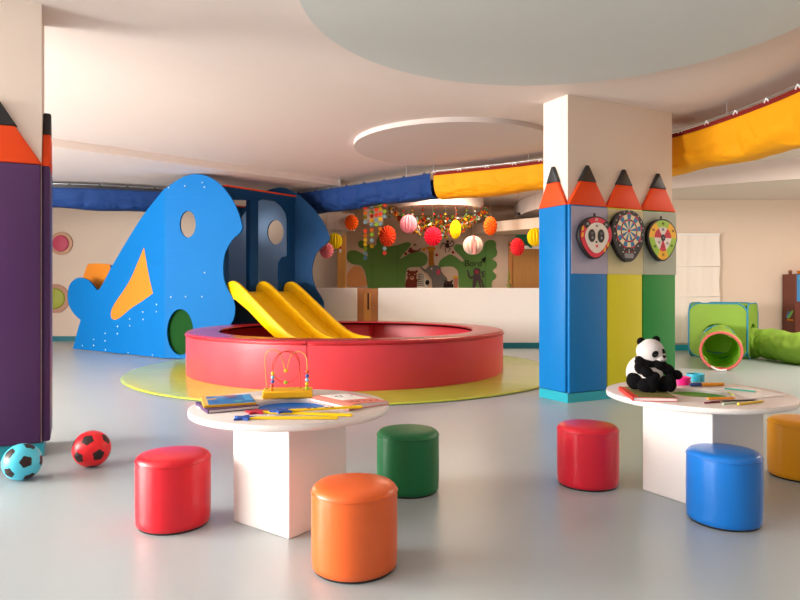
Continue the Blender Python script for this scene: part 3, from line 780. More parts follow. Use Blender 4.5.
M_BKPINK = mat('book cover pink', '#e2806f', .45, .4); M_BKRED = mat('book cover red', '#e0312b', .4, .4); M_BKOLIVE = mat('book cover olive', '#7f7a45', .5, .3, var=.35, vscale=60)
M_PAGE = mat('book pages', '#efe6e6', .8, .2)
# left table: two stacked picture books
_, top, M, w, h, zt, bx = make_book('picture_book', 'plum covered book under the blue and yellow picture book', (207.5, 410.2), (260, 405.3), (196, 402.0), TZ+.0005, .016, M_BKPUR, M_PAGE, group='picture books on the left table')
r, top, M, w, h, zt, bx = make_book('picture_book', 'thin yellow picture book with blue cover art, on top of the plum book', (203.5, 405.6), (257, 402.4), (193, 397.2), TZ+.017, .010, M_BKYEL, M_BKYEL, group='picture books on the left table')
art = bx('cover_picture', w*.10, w*.99, h*.03, h*.97, zt+.0001, zt+.0008, M_BKBLUE, 0, top)
cols = ['#5b6fae', '#3d5fa8', '#8fa9c9', '#c9a77c', '#3f8fd0', '#7a4a7d', '#9b5560', '#4aa2b5']
rnd = random.Random(5)
for i in range(9):
    cxx, cyy = w*rnd.uniform(.2, .75), h*rnd.uniform(.15, .85)
    bm = plate_mesh(smooth_outline([(cxx+(.018+.016*rnd.random())*math.cos(t), cyy+(.014+.012*rnd.random())*math.sin(t)) for t in [2*PI*q/7 for q in range(7)]], 4), (), .0006)
    obj('picture_patch', mapped(bm, lambda c: M @ Vector((c.x, c.y, zt+.0012+.0001*i+c.z))), mat('picture tone %d' % (i % 8), cols[i % 8], .4, .4), top)
bx('cover_band', w*.82, w*.97, h*.25, h*.95, zt+.0008, zt+.0022, mat('cover band', '#3aa0e0', .35, .4), 0, top)
# white cards at the table edge
for i, (lab, q) in enumerate((('white card sticking out left of the two stacked books', ((196.5, 407), (206, 411.5), (191.5, 402))),)):
    a, u, v, w, h = rect_px(*q, TZ)
    tag(obj('card', prism([tuple((a+u*x+v*y)[:2]) for x, y in ((0, 0), (w, 0), (w, h), (0, h))], TZ+.0003, TZ+.004), M_PAPER), lab, 'card')
# open pink book, right of the blue bowl
a, u, v, w, h = rect_px((349, 407.2), (388.5, 401.2), (323, 396.8), TZ+.014)
bk = thing('open_book', 'open book with pink pages and a white picture, right edge of the left table', 'book', (a.x, a.y, TZ))
M = frame(Vector((a.x, a.y, 0)), u, v, (0, 0, 1))
prof = catmull([(0, .010, 0), (w*.12, .020, 0), (w*.35, .020, 0), (w*.7, .015, 0), (w, .011, 0)], 5)
bm = NB()
def ribbon(bm, prof, y0, y1, z0, dz):
    T = [(p.x, p.y) for p in prof]
    ra = [bm.verts.new((x, y0, z0+z)) for x, z in T]; rb = [bm.verts.new((x, y1, z0+z)) for x, z in T]
    rc = [bm.verts.new((x, y0, z0+z-dz if dz else z0)) for x, z in T]; rd = [bm.verts.new((x, y1, z0+z-dz if dz else z0)) for x, z in T]
    n = len(T)
    for i in range(n-1):
        bm.faces.new((ra[i], ra[i+1], rb[i+1], rb[i])); bm.faces.new((rc[i], rd[i], rd[i+1], rc[i+1]))
        bm.faces.new((ra[i], rc[i], rc[i+1], ra[i+1])); bm.faces.new((rb[i], rb[i+1], rd[i+1], rd[i]))
    bm.faces.new((ra[0], rb[0], rd[0], rc[0])); bm.faces.new((ra[-1], rc[-1], rd[-1], rb[-1]))
    return bm
obj('pages', mapped(ribbon(NB(), prof, .002, h-.002, TZ+.0028, 0), lambda c: M @ c), M_PAGE, bk, smooth='auto')
pg = obj('pink_page', mapped(ribbon(NB(), [Vector((p.x, p.y+.0036, 0)) for p in prof], 0, h, TZ, .0012), lambda c: M @ c), M_BKPINK, bk, smooth='auto')
def zat(x): return min(prof, key=lambda p: abs(p.x-x)).y
inner = [Vector((p.x, p.y+.0046, 0)) for p in prof if w*.17 < p.x < w*.93]
obj('white_picture', mapped(ribbon(NB(), inner, h*.36, h*.96, TZ, .0008), lambda c: M @ c), M_PAPER, pg, smooth='auto')
M_INK = mat('ink', '#4a3538', .6, .2)
for i in range(5):
    x = w*(.22+.16*i); obj('page_mark', mapped(box((x, h*.16, TZ+zat(x)+.0043), (.012, .010, .001)), lambda c: M @ c), mat('rust ink', '#a8483f', .6, .2), pg)
for (x, y, s) in ((.40, .74, .02), (.46, .66, .016), (.52, .76, .014), (.75, .7, .016)):
    obj('page_mark', mapped(box((w*x, h*y, TZ+zat(w*x)+.0051), (s, s*.5, .001)), lambda c: M @ c), M_INK, pg)
fl = [G(*q, TZ+.003) for q in ((326, 402.3), (348.5, 408), (350, 404.5), (330, 398))]
obj('loose_page', prism([tuple(p[:2]) for p in fl], TZ+.0006, TZ+.0026), M_PAPER, bk)
obj('cover_edge', mapped(box((w*.5, h*.5, TZ+.0016), (w+.01, h+.01, .0022)), lambda c: M @ c), M_BKPINK, bk)
bk['label'] = 'open pink book with a white picture on its page, right side of the left table'
# star topped wands
def star(c, r, z0, z1, rot): return prism([(c.x+r*(1 if i % 2 == 0 else .5)*math.cos(rot+PI*i/5), c.y+r*(1 if i % 2 == 0 else .5)*math.sin(rot+PI*i/5)) for i in range(10)], z0, z1)
M_STICK = mat('yellow stick', '#ffd60a', .4, .4); M_STARB = mat('blue felt star', '#2f55a6', .7, .2); M_STARR = mat('red felt star', '#b5293d', .7, .2)
def wand(label, sp, ep, m, lift=0.0, rot=.3, w=.026, marks=False):
    s, e = G(*sp, TZ), G(*ep, TZ); d = (e-s).normalized(); L = (e-s).length
    root = thing('star_wand', label, 'wand', (s.x, s.y, TZ+lift), 0, 'star wands on the left table')
    M = frame(Vector((s.x, s.y, 0)), d, Vector((-d.y, d.x, 0)), (0, 0, 1))
    st = obj('stick', mapped(box((L/2+.01, 0, TZ+lift+.0048), (L-.02, w, .009)), lambda c: M @ c), M_STICK, root, bevel=.0015)
    obj('star', star(s, .054, TZ+lift+.0005, TZ+lift+.010, rot), m, root, bevel=.002)
    if marks:
        for i, (x, c) in enumerate(((.12, '#a8402c'), (.15, '#5e6b22'), (.20, '#3b3a2a'), (.225, '#3b3a2a'))):
            if x < L: obj('printed_mark', mapped(box((x, 0, TZ+lift+.0096), (.018, .014, .0008)), lambda c: M @ c), mat('print '+c, c, .5, .3), st)
wand('yellow star wand with blue star, nearest the table edge', (244.5, 419), (338, 418.8), M_STARB, 0, .2)
wand('yellow star wand with red star, middle one of the three star wands', (256.5, 412.9), (352, 416.2), M_STARR, 0, .5)
wand('yellow star wand with blue star, just in front of the blue bowl', (281.5, 414.4), (362, 410.0), M_STARB, .0105, .9, marks=True)
# bead maze
k0 = .00505; bo = Vector(((288-CX)/FPX*3.30, 3.30, TZ))
bmz = thing('bead_maze', 'yellow bead maze toy with bent wires, behind the blue bowl on the left table', 'toy', tuple(bo))
BR = Matrix.Translation(bo) @ Matrix.Rotation(math.radians(8), 4, 'Z')
base_m = mat('yellow painted wood', '#f7b914', .35, .4)
bs = obj('base', mapped(box((0, 0, .0195), (.25, .14, .038)), lambda c: BR @ c), base_m, bmz, bevel=.008, segs=3)
def bz(x, y, d=0.0): return BR @ Vector(((x/9.671+255-288)*k0, d, max(.034, .034+(391.2-(340+y/9.671))*k0)))
wa = catmull([bz(112, 490, .03), bz(100, 330, .03), bz(95, 200, .02), bz(105, 140, .01), bz(145, 105, 0), bz(195, 103, 0), bz(235, 130, 0), bz(262, 185, 0), bz(285, 285, 0), bz(298, 312, 0), bz(313, 282, 0), bz(332, 200, 0), bz(362, 146, 0), bz(420, 121, 0), bz(470, 140, -.01), bz(500, 190, -.03), bz(506, 300, -.045), bz(503, 500, -.045)], 5)
obj('wire', tube(wa, .0024, 6), mat('olive wire', '#b9a23a', .35, .5), bmz, smooth=True, label='yellow wire bent in an M')
wb = catmull([bz(168, 505, -.045), bz(175, 330, -.04), bz(195, 220, -.02), bz(240, 145, 0), bz(310, 115, .01), bz(385, 135, .02), bz(420, 200, .03), bz(432, 300, .035), bz(440, 490, .035)], 6)
obj('wire', tube(wb, .0024, 6), mat('red wire', '#d9402a', .35, .5), bmz, smooth=True, label='red arched wire')
wc = [bz(298+132*math.cos(t), 272+155*math.sin(t), .012*math.sin(t)) for t in [2*PI*i/48 for i in range(48)]]
obj('wire', tube(wc, .0024, 6, closed=True), mat('red wire', '#d9402a', .35, .5), bmz, smooth=True, label='red round wire')
bead_c = {'y': '#f7c81e', 'l': '#8fcbea', 'b': '#1f56a8', 'r': '#e5532a', 'o': '#f08a1c', 'g': '#9cc41e'}
for x, y, d, c in ((178, 322, -.042, 'y'), (177, 360, -.042, 'l'), (176, 398, -.042, 'b'), (171, 438, -.043, 'r'), (167, 476, -.045, 'o'), (506, 308, -.045, 'r'), (506, 350, -.045, 'b'), (505, 388, -.045, 'l'), (504, 428, -.045, 'y'), (503, 467, -.045, 'g'), (298, 306, 0, 'y'), (296, 425, .012, 'g')):
    obj('bead', add_ball(NB(), bz(x, y, d), .0098, 3), mat('bead '+c, bead_c[c], .3, .5), bmz, smooth=True)
for x, d in ((112, .03), (440, .035)): obj('wire_ferrule', lathe([(0, 0), (.006, 0), (.006, .006), (0, .006)], 16, bz(x, 520, d)), M_BLACK, bmz, smooth='auto')
# right table: book under the panda
r, top, M, w, h, zt, bx = make_book('picture_book', 'red spined book lying under the plush panda', (632.5, 397.2), (678, 398.2), (616.5, 386.6), TZ+.0005, .019, M_BKRED, M_PAGE)
obj('cover_picture', mapped(box((w*.57, h*.5, zt+.0004), (w*.86, h*.998, .0008)), lambda c: M @ c), M_BKOLIVE, top)
book_top = zt+.0009
pc = G(649, 390.3, book_top)
make_panda(Vector((pc.x, pc.y+.02, book_top)), pc.y/FPX)
# rings, markers and pencils on the right table
def cutter(label, px0, px1, pyb, col, h):
    Y = (CAM_H-TZ)*FPX/(pyb-HY); r = (px1-px0)/2*Y/FPX; c = Vector((((px0+px1)/2-CX)/FPX*Y, Y+r, TZ+.0005))
    m = mat('ring '+col, col, .3, .5)
    t = thing('tape_ring', label, 'toy ring', tuple(c), 0, 'plastic rings on the right table')
    obj('ring_wall', lathe([(r*.86, 0), (r, 0), (r, h), (r*.86, h), (r*.86, 0)], 40, c), m, t, smooth='auto')
    obj('rim_lip', lathe([(r*.84, h), (r*1.04, h), (r*1.04, h+.006), (r*.84, h+.006), (r*.84, h)], 40, c), m, t, smooth='auto')
cutter('pink plastic ring beside the plush panda\'s paw', 676, 694, 385.5, '#f01f86', .036)
cutter('light blue plastic ring behind the pink one', 691, 708, 382.0, '#35b9d6', .036)
def stick(name, label, cat, sp, ep, col, r, tip=None, tipcol=None, cap=None, capcol=None, lift=0.0):
    s, e = G(*sp, TZ), G(*ep, TZ); d = (e-s); L = d.length; d.normalize()
    root = thing(name, label, cat, (s.x, s.y, TZ), 0, 'drawing pens on the right table')
    Z = TZ+r+.0006+lift
    def at(t): return Vector((s.x+d.x*t, s.y+d.y*t, Z))
    c0 = L*(cap or 0); c1 = L*(1-(tip or 0))
    obj('barrel', tube([at(c0), at(c1)], r, 8), mat('pen '+col, col, .35, .45), root, smooth='auto', angle=60)
    if tip: obj('point', tube([at(c1), at(L*.98), at(L)], [r, r*.35, r*.1], 8), mat('pen '+tipcol, tipcol, .45, .4), root, smooth='auto')
    if cap: obj('cap', tube([at(0), at(c0*.15), at(c0)], [r*.75, r*1.12, r*1.12], 8), mat('pen '+capcol, capcol, .35, .45), root, smooth='auto')
stick('marker', 'thick orange marker with a dark blue cap, behind the green bowl', 'marker', (690, 386.5), (723.5, 386.0), '#f2a01c', .0095, cap=.33, capcol='#24407a')
stick('pencil', 'teal pencil lying on the white sheet of paper', 'pencil', (725, 389.8), (760, 393.4), '#46c7ae', .0042, .12, '#e8cfa4', lift=.0025)
stick('crayon', 'orange crayon in front of the green bowl, above the dark pencils', 'crayon', (708, 400.0), (736, 399.4), '#f59a2c', .0062, .1, '#f7b45a')
stick('pencil', 'black pencil in front of the green bowl, beside the orange crayon', 'pencil', (711, 402.6), (758, 400.8), '#3a3438', .0042, .1, '#18161a')
stick('pencil', 'dark red pencil nearest the edge of the right table', 'pencil', (704.5, 403.8), (722.5, 402.8), '#7d2430', .0042, .15, '#d8b48a')
stick('crayon', 'pale green crayon between the dark red pencil and the yellow one', 'crayon', (723, 405.2), (737, 403.6), '#b9d3bd', .0050, .12, '#a9c9b2')
stick('crayon', 'yellow crayon at the front right of the right table', 'crayon', (738, 405.4), (764.5, 402.4), '#f2cf2b', .0058, .1, '#e8b81c')
stick('pencil', 'short lime pencil beside the right rim of the green bowl', 'pencil', (728, 392.8), (735, 396.8), '#c9d34a', .0042, .15, '#d9c38a')
sh = [G(*q, TZ) for q in ((712, 388.6), (745, 386.6), (786, 395.6), (752, 398.6))]
tag(obj('paper_sheet', prism([tuple(p[:2]) for p in sh], TZ+.0004, TZ+.0016), M_PAPER), 'white sheet of paper on the right side of the right table', 'paper')

# ------------------------------------------------------------------ hanging fabric tunnels under the ceiling
def fabric(name, label, path, m, seed, strap=None, depth=.40, pleat=9, width=.46, pinch=.085):
    """path: points (x, y, top z). open trough of cloth slung between two cables"""
    rnd = random.Random(seed)
    pts = catmull(path, 44); N = len(pts)
    dl = depth if isinstance(depth, (list, tuple)) else [depth]*2
    def dp(i):
        f = i/(N-1)*(len(dl)-1); k = min(int(f), len(dl)-2); return dl[k]+(dl[k+1]-dl[k])*(f-k)
    root = thing(name, label, 'fabric tunnel', tuple(pts[N//2]-Vector((0, 0, dp(N//2)))), 0, 'fabric tunnels under the ceiling')
    K = 36; bm = NB(); rows = []
    ln = [0.0]
    for a, b in zip(pts, pts[1:]): ln.append(ln[-1]+(b-a).length)
    ph = [rnd.uniform(0, 6.28) for _ in range(8)]
    nrm = []
    for i, p in enumerate(pts):
        t = (pts[min(i+1, N-1)]-pts[max(i-1, 0)]); t.z = 0; t.normalize(); nrm.append(Vector((t.y, -t.x, 0)))
    for inner in (0, 1):
        for i, p in enumerate(pts):
            n = nrm[i]; s = ln[i]; row = []
            for j in range(K+1):
                a = PI*j/K                                        # 0 near edge .. pi far edge
                sag = 1+.05*math.sin(s*2.1+ph[0])+.035*math.sin(s*5.3+ph[1])
                w = width/2; q = math.sin(a)
                cr = max(0, 1-abs(noise.noise(Vector((s*1.5+a*.9, a*.9-s*.3, seed+4.5))))*9)+.8*max(0, 1-abs(noise.noise(Vector((s*2.6-a*1.3, a*.8, seed+7.3))))*9)
                wr = -.04*cr*q+.06*(noise.noise(Vector((s*2.2+a*.9, a*1.3, seed)))+.6*noise.noise(Vector((s*5.5-a*1.6, a*2.2, seed+9))))*q+pinch*(abs(math.sin(PI*s/.47+.35*a))**.45-1)*(.35+.65*q)+.004*math.sin(s*pleat*2.3+a*4+ph[4])*q
                wr -= .035*max(0, math.cos(s*2*PI/.78+ph[5]+.5*math.sin(a*2)))**10*q
                x = math.copysign(abs(math.cos(a))**.55, math.cos(a))*(w+wr); z = -dp(i)*(q**.75)*sag
                x *= (1-.012*inner); z = z+.004*inner
                row.append(bm.verts.new(p+n*x+Vector((0, 0, z+.012*math.cos(s*2*PI/.31)*abs(math.cos(a))**6))))
            rows.append(row)
    for inner in (0, 1):
        for i in range(N-1):
            A, B = rows[inner*N+i], rows[inner*N+i+1]
            for j in range(K): bm.faces.new((A[j], A[j+1], B[j+1], B[j]) if not inner else (A[j], B[j], B[j+1], A[j+1]))
    for i in range(N-1):
        for j in (0, K): bm.faces.new((rows[i][j], rows[i+1][j], rows[N+i+1][j], rows[N+i][j]))
    for i in (0, N-1):
        for j in range(K): bm.faces.new((rows[i][j], rows[i][j+1], rows[N+i][j+1], rows[N+i][j]))
    obj('cloth', bm, m, root, smooth='auto', angle=60)
    for sd in (1, -1):
        edge = [p+nrm[i]*sd*(width/2+.006)+Vector((0, 0, .05)) for i, p in enumerate(pts)]
        obj('cable', tube(edge, .006, 6), M_STEEL, root, smooth=True)
        bm = NB()
        for i in range(N-1):
            pass
        bm.free()
        bw = [p+nrm[i]*sd*(width/2+.004) for i, p in enumerate(pts)]
        bm = NB(); R = []
        for i, p in enumerate(bw):
            n = nrm[i]; R.append([bm.verts.new(p+n*.003*sd+Vector((0, 0, -.012))), bm.verts.new(p+n*.003*sd+Vector((0, 0, .03))), bm.verts.new(p-n*.003*sd+Vector((0, 0, .03))), bm.verts.new(p-n*.003*sd+Vector((0, 0, -.012)))])
        for i in range(N-1):
            for q in range(4): bm.faces.new((R[i][q], R[i+1][q], R[i+1][(q+1) % 4], R[i][(q+1) % 4]))
        obj('edge_band', bm, strap or m, root, smooth='auto')
        st = 0.0
        for i, p in enumerate(edge):
            if ln[i] >= st:
                st += .42
                t = (pts[min(i+1, N-1)]-pts[max(i-1, 0)]).normalized()
                obj('tie', tube([p-t*.028+Vector((0, 0, -.03)), p+Vector((0, 0, .006)), p+t*.028+Vector((0, 0, -.03))], .009, 6), M_PAPER if strap is M_MAROON else (strap or m), root, smooth=True)
    s = 0.0
    while s < ln[-1]:
        i = min(range(N), key=lambda q: abs(ln[q]-s)); s += 1.5
        for sd in (1, -1):
            p = pts[i]+nrm[i]*sd*(width/2+.006)
            cz = 2.86 if (p.y > 9.4 and p.x < -1.2 and p.z < 2.83) else ceil_z
            obj('hanger', tube([p+Vector((0, 0, .05)), Vector((p.x, p.y, cz))], .004, 6), M_STEEL, root)
NZ = 2.765
def np(px, py, z=NZ):
    Y = (z-CAM_H)*FPX/(HY-py); return ((px-CX)/FPX*Y, Y, z)
fabric('fabric_tunnel', 'dark blue fabric tunnel stretched along the ceiling behind the left column', [(-8.0, 10.7, 2.76), (-6.6, 10.75, 2.76), (-5.4, 10.85, 2.76), (-4.6, 11.1, 2.76), (-3.85, 11.4, 2.76)], M_NETBLUE, 1, M_BLACK, .33, pinch=.012)
fabric('fabric_tunnel', 'dark blue fabric tunnel section between the climbing frame and the yellow section', [(-2.05, 11.95, NZ), (-1.3, 11.45, NZ), (-.55, 10.75, NZ), (.02, 10.25, NZ), (.60, 9.72, NZ)], M_NETBLUE, 2, M_NETBLUE, .315, 6)
fabric('fabric_tunnel', 'yellow fabric tunnel with maroon edge, sweeping right past the right column', [(.625, 9.70, NZ), (1.15, 9.38, NZ), (1.95, 8.85, NZ), (2.75, 8.0, NZ), (3.25, 7.15, NZ), (3.5, 6.3, NZ), (3.62, 5.4, NZ), (3.6, 4.4, NZ), (3.5, 3.2, NZ), (3.3, 1.8, NZ), (3.05, .4, NZ)], M_NETYEL, 3, M_MAROON, [.32, .33, .335, .34, .36, .40, .43, .43, .43, .43, .43], 6, .5, .0)

# ------------------------------------------------------------------ paper balls hung in the passage behind the counter
def paper_ball(label, px, py, wpx, hpx, col, Y=12.6, face=True, core=None):
    c = P(px, py, Y); rx, rz = wpx/2*Y/FPX, hpx/2*Y/FPX
    root = thing('paper_ball', label, 'paper decoration', tuple(c), 0, 'honeycomb paper balls')
    m = mat('tissue '+col, col, .85, .15, var=.12, vscale=30)
    n = 15; bm = NB()
    if face:                                                # pleats radiate from the side turned to the play room
        prof = [(0, -.62), (.35, -.60), (.62, -.5), (.85, -.3), (.98, -.05), (1.0, .05), (.9, .3), (.6, .5), (0, .6)]
        k = [1]
        add_lathe(bm, prof, n*2, rad=lambda t: 1.0+.06*(1 if int(round(t/(2*PI)*n*2)) % 2 else -1))
        for v in bm.verts:
            t = math.atan2(v.co.y, v.co.x); q = int(round(t/(2*PI)*n*2)) % 2; rr = math.hypot(v.co.x, v.co.y)
            z = v.co.z+(.16 if q else -.16)*min(1, rr*1.4)
            v.co = Vector((v.co.x*rx, z*min(rx, rz), v.co.y*rz))
    else:                                                   # pleats run top to bottom
        prof = [(math.sin(PI*j/14), -math.cos(PI*j/14)) for j in range(15)]
        prof[0] = (0, -1); prof[-1] = (0, 1)
        add_lathe(bm, prof, n*2, rad=lambda t: 1.0+.12*(1 if int(round(t/(2*PI)*n*2)) % 2 else -1))
        for v in bm.verts: v.co = Vector((v.co.x*rx, v.co.y*rx, v.co.z*rz))
    for v in bm.verts: v.co += c
    b = obj('tissue_ball', bm, m, root)
    if core:
        obj('centre_strip', box((c.x, c.y-rx*.98, c.z), (.045, .03, rz*1.9)), mat('tissue '+core, core, .85, .1), root)
    obj('string', tube([c+Vector((0, 0, rz*.9)), Vector((c.x, c.y, 2.97))], .0012, 5), mat('thin thread', '#8d7a6a', .8, .1), root)
    return root
paper_ball('orange paper ball, between the yellow one and the disc garlands', 351.5, 222.5, 13.5, 16, '#ff6a1e')
paper_ball('yellow paper ball beside the fish head at the top of the wooden post', 335, 241, 13, 16, '#f0d81c', face=False)
paper_ball('pink and red paper ball just right of the far fish board', 326.5, 250.5, 14, 16, '#fa8f9c', Y=12.2)
paper_ball('large orange red paper ball in front of the disc garlands', 387.5, 236, 17, 21, '#f2502a')
paper_ball('pale pink paper ball in front of the hanging leaf hoop', 408.5, 224, 15.5, 18.5, '#f08f9e', face=False)
paper_ball('bright red paper ball above the painted giraffe', 433, 236.5, 17.5, 19, '#f4203a')
paper_ball('narrow yellow paper ball on the right part of the leaf hoop', 455.5, 229.5, 10, 19, '#f7c60f', face=False)
paper_ball('white paper ball with a pink stripe above the octopus', 473, 245.3, 18, 19, '#dcc0b2', face=False, core='#ff8f8c')
paper_ball('orange paper ball to the right of the leaf hoop', 490.5, 226, 13.5, 19, '#ff641c')
paper_ball('red paper ball in front of the door frame', 517.5, 247, 14, 18, '#e92d36')
paper_ball('yellow paper ball touching the left edge of the right column', 535, 237, 14, 18.5, '#f5cf14', face=False)

# strings of paper discs
def garland(label, px, tops, Y):
    x0 = (px-CX)/FPX*Y
    root = thing('paper_garland', label, 'garland', (x0, Y, CAM_H-(tops[-1][0]-HY)/FPX*Y), 0, 'strings of paper discs')
    zs = []
    for i, (py, c, *w) in enumerate(tops):
        dx = w[0] if w else 0
        p = P(px+dx, py, Y); zs.append(p.z)
        bm = plate_mesh(ellipse(0, 0, .041, .041, 20), (), .004)
        a = .25*math.sin(i*1.9+px)
        obj('disc', mapped(bm, lambda q: Vector((p.x+q.x*math.cos(a)-q.z*math.sin(a), p.y-.006+q.z*math.cos(a)+q.x*math.sin(a), p.z+q.y))), mat('disc '+c, c, .7, .2), root)
    obj('string', tube([(x0, Y, zs[-1]), (x0, Y, ceil_z+.01)], .0012, 5), mat('thin thread', '#8d7a6a', .8, .1), root)
O, R_, YL, GR, BL, OL, CY = '#f58a2c', '#f2553a', '#f7c92e', '#9cc83c', '#9cc9dc', '#9aa336', '#5f93ac'
garland('leftmost string of paper discs, with a gap and a blue disc at its end', 365.3, [(208, R_), (213, O), (217.3, OL), (222, BL), (231, R_), (235.5, O), (240, YL), (244.5, YL), (249, GR), (253.5, BL), (258, CY)], 12.9)
garland('second string of paper discs from the left, ending in two yellow discs', 371.8, [(206, BL), (212, GR), (216, R_), (220.3, YL), (225, BL), (230, O), (234.5, GR), (240.5, BL), (246, YL)], 12.9)
garland('third string of paper discs, with green discs over a blue one', 376.3, [(205.5, OL), (210, R_), (215, R_), (220, BL), (224.5, GR)], 12.85)
garland('fourth string of paper discs, running behind the orange red ball', 380.3, [(204.5, GR), (209, YL), (214, R_), (219, YL), (224, BL), (229, O), (233, YL)], 12.9)
garland('rightmost string of paper discs, showing below the orange red ball', 384.6, [(205, R_), (211.5, GR), (216.5, BL), (248.5, BL), (253, R_)], 12.95)

# hoop with a bowl of coloured paper leaves
hc = P(438, 208, 13.4); HRX = 49/FPX*13.4
hoop = thing('leaf_hoop', 'hanging hoop with a sagging bowl of red, yellow and green paper leaves', 'hanging decoration', tuple(hc), 0)
obj('hoop', tube([(hc.x+HRX*math.cos(t), hc.y+.55*math.sin(t), hc.z) for t in [2*PI*i/64 for i in range(64)]], .006, 6, closed=True), mat('hoop wire', '#8a6a4a', .5, .4), hoop, smooth=True)
rnd = random.Random(11)
leaf_cols = ['#d8361f', '#e98a1c', '#f1c51e', '#8fae2c', '#a01f1a', '#f2e4d4', '#5f8f5a', '#c9541c', '#86a6a2']
lm = [mat('leaf '+c, c, .7, .2) for c in leaf_cols]
bm = NB()
def leaf(bm, p, s, mi):
    q = Euler((rnd.uniform(0, 6.3), rnd.uniform(0, 6.3), rnd.uniform(0, 6.3))).to_matrix()
    o = [(-1, 0, .12), (0, -.55, 0), (1, 0, .12), (0, .55, 0)]; T = .08
    a = [bm.verts.new(p+q @ Vector((x*s, y*s, z*s))) for x, y, z in o]; b = [bm.verts.new(p+q @ Vector((x*s, y*s, (z+T)*s))) for x, y, z in o]
    fs = [bm.faces.new(a[::-1]), bm.faces.new(b)]+[bm.faces.new((a[i], a[(i+1) % 4], b[(i+1) % 4], b[i])) for i in range(4)]
    for f in fs: f.material_index = mi
for i in range(1100):
    u = rnd.uniform(-1, 1); t = rnd.uniform(0, 1)
    zlow = -.62*(1-abs(u)**2.4); ztop = -.08-.20*(1-abs(u)**1.5) if abs(u) > .35 else -.20
    z = zlow+(ztop-zlow)*t**.8
    if abs(u) > .55: z = max(z, zlow*.95)
    leaf(bm, hc+Vector((u*HRX, rnd.uniform(-.5, .5)*math.sqrt(max(.05, 1-u*u)), z)), rnd.uniform(.03, .055), rnd.randrange(len(lm)))
o = obj('leaf_bowl', bm, lm, hoop); o['kind'] = 'stuff'
for i in range(14):
    t = PI+PI*(i+.5)/14; p = Vector((hc.x+HRX*math.cos(t), hc.y+.55*math.sin(t), hc.z))
    s = obj('bead_string', tube([p, p-Vector((0, 0, .26))], .002, 5), mat('thin thread', '#8d7a6a', .8, .1), hoop)
    for j in range(3):
        obj('bead', add_ball(NB(), p-Vector((0, 0, .03+.08*j)), .022, 2), lm[(i*2+j*3) % len(lm)], s, smooth=True)
for sx in (-.9, .9): obj('hanger', tube([(hc.x+HRX*sx, hc.y, hc.z), (hc.x+HRX*sx, hc.y, ceil_z+.01)], .002, 5), M_PAPER, hoop)

# ------------------------------------------------------------------ painted jungle on the back wall
MY = 14.595
mural = thing('wall_mural', 'jungle mural with green bushes, bear, zebra, elephant, giraffe and octopus', 'mural', tuple(P(420, 287, MY)))
MN = [0]
def paint(name, pts, col, par=mural, smooth=True, sharp=(), t=.006, layer=1, label=None):
    MN[0] += 1
    w = [P(x, y, MY) for x, y in pts]; q = [(p.x, p.z) for p in w]
    if smooth: q = smooth_outline(q, 4, sharp)
    bm = plate_mesh(q, (), t)
    yy = MY-.004-.006*layer-.00015*MN[0]
    return obj(name, mapped(bm, lambda c: Vector((c.x, yy+c.z, c.y))), mat('paint '+col, col, .7, .2), par, label=label)
A = lambda pts: tr(pts, 320, 190, 5.714)
B = lambda pts: tr(pts, 400, 240, 12)
D = lambda pts: tr(pts, 450, 235, 10.92)
b1 = paint('green_bush', A([(280, 600), (262, 480), (235, 432), (185, 423), (153, 390), (162, 352), (200, 345), (240, 362), (275, 380), (262, 345), (224, 325), (220, 298), (240, 288), (272, 308), (318, 318), (325, 285), (342, 262), (365, 290), (380, 318), (430, 318), (470, 306), (500, 298), (520, 310), (500, 338), (470, 372), (462, 392), (512, 364), (560, 352), (600, 364), (615, 395), (600, 428), (555, 440), (512, 442), (492, 470), (484, 600)]), '#5d8440', sharp=(0, 34))
for x in (372.3, 397.5): paint('panel_joint', [(x-.2, 246), (x+.2, 246), (x+.2, 295), (x-.2, 295)], '#3f6f2b', b1, False, layer=2)
b2 = paint('green_bush', D([(96, 660), (92, 425), (62, 368), (20, 345), (-60, 345), (-118, 355), (-126, 320), (-100, 270), (-50, 235), (0, 212), (60, 238), (130, 290), (146, 268), (90, 205), (48, 160), (46, 122), (75, 103), (115, 106), (152, 132), (200, 190), (300, 205), (345, 160), (380, 85), (420, 57), (475, 60), (502, 90), (498, 135), (512, 180), (505, 228), (462, 262), (506, 300), (508, 345), (466, 388), (500, 435), (492, 478), (455, 515), (462, 660)]), '#5a8240', sharp=(0, 36))
paint('panel_joint', [(485.4, 247), (485.9, 247), (485.9, 295), (485.4, 295)], '#3b6a29', b2, False, layer=2)
paint('paper_lion', A([(150, 548), (140, 520), (165, 465), (200, 435), (235, 445), (255, 490), (262, 548)]), '#c98a58', layer=2)
# bear
br = paint('bear', B([(58, 640), (64, 540), (72, 490), (98, 452), (84, 420), (98, 395), (82, 380), (92, 362), (110, 362), (122, 374), (152, 370), (180, 374), (194, 360), (210, 364), (212, 384), (196, 398), (202, 425), (194, 455), (212, 490), (218, 640)]), '#6d2c1c', layer=2, sharp=(0, 19))
paint('muzzle', ellipse(412, 278, 2.2, 1.9, 20), '#b98a6c', br, False, layer=3); paint('nose', ellipse(412, 277.2, .9, .6, 14), '#241512', br, False, layer=4)
for x in (409.4, 414.6): paint('eye', ellipse(x, 274.5, .45, .45, 12), '#f0e2d0', br, False, layer=3)
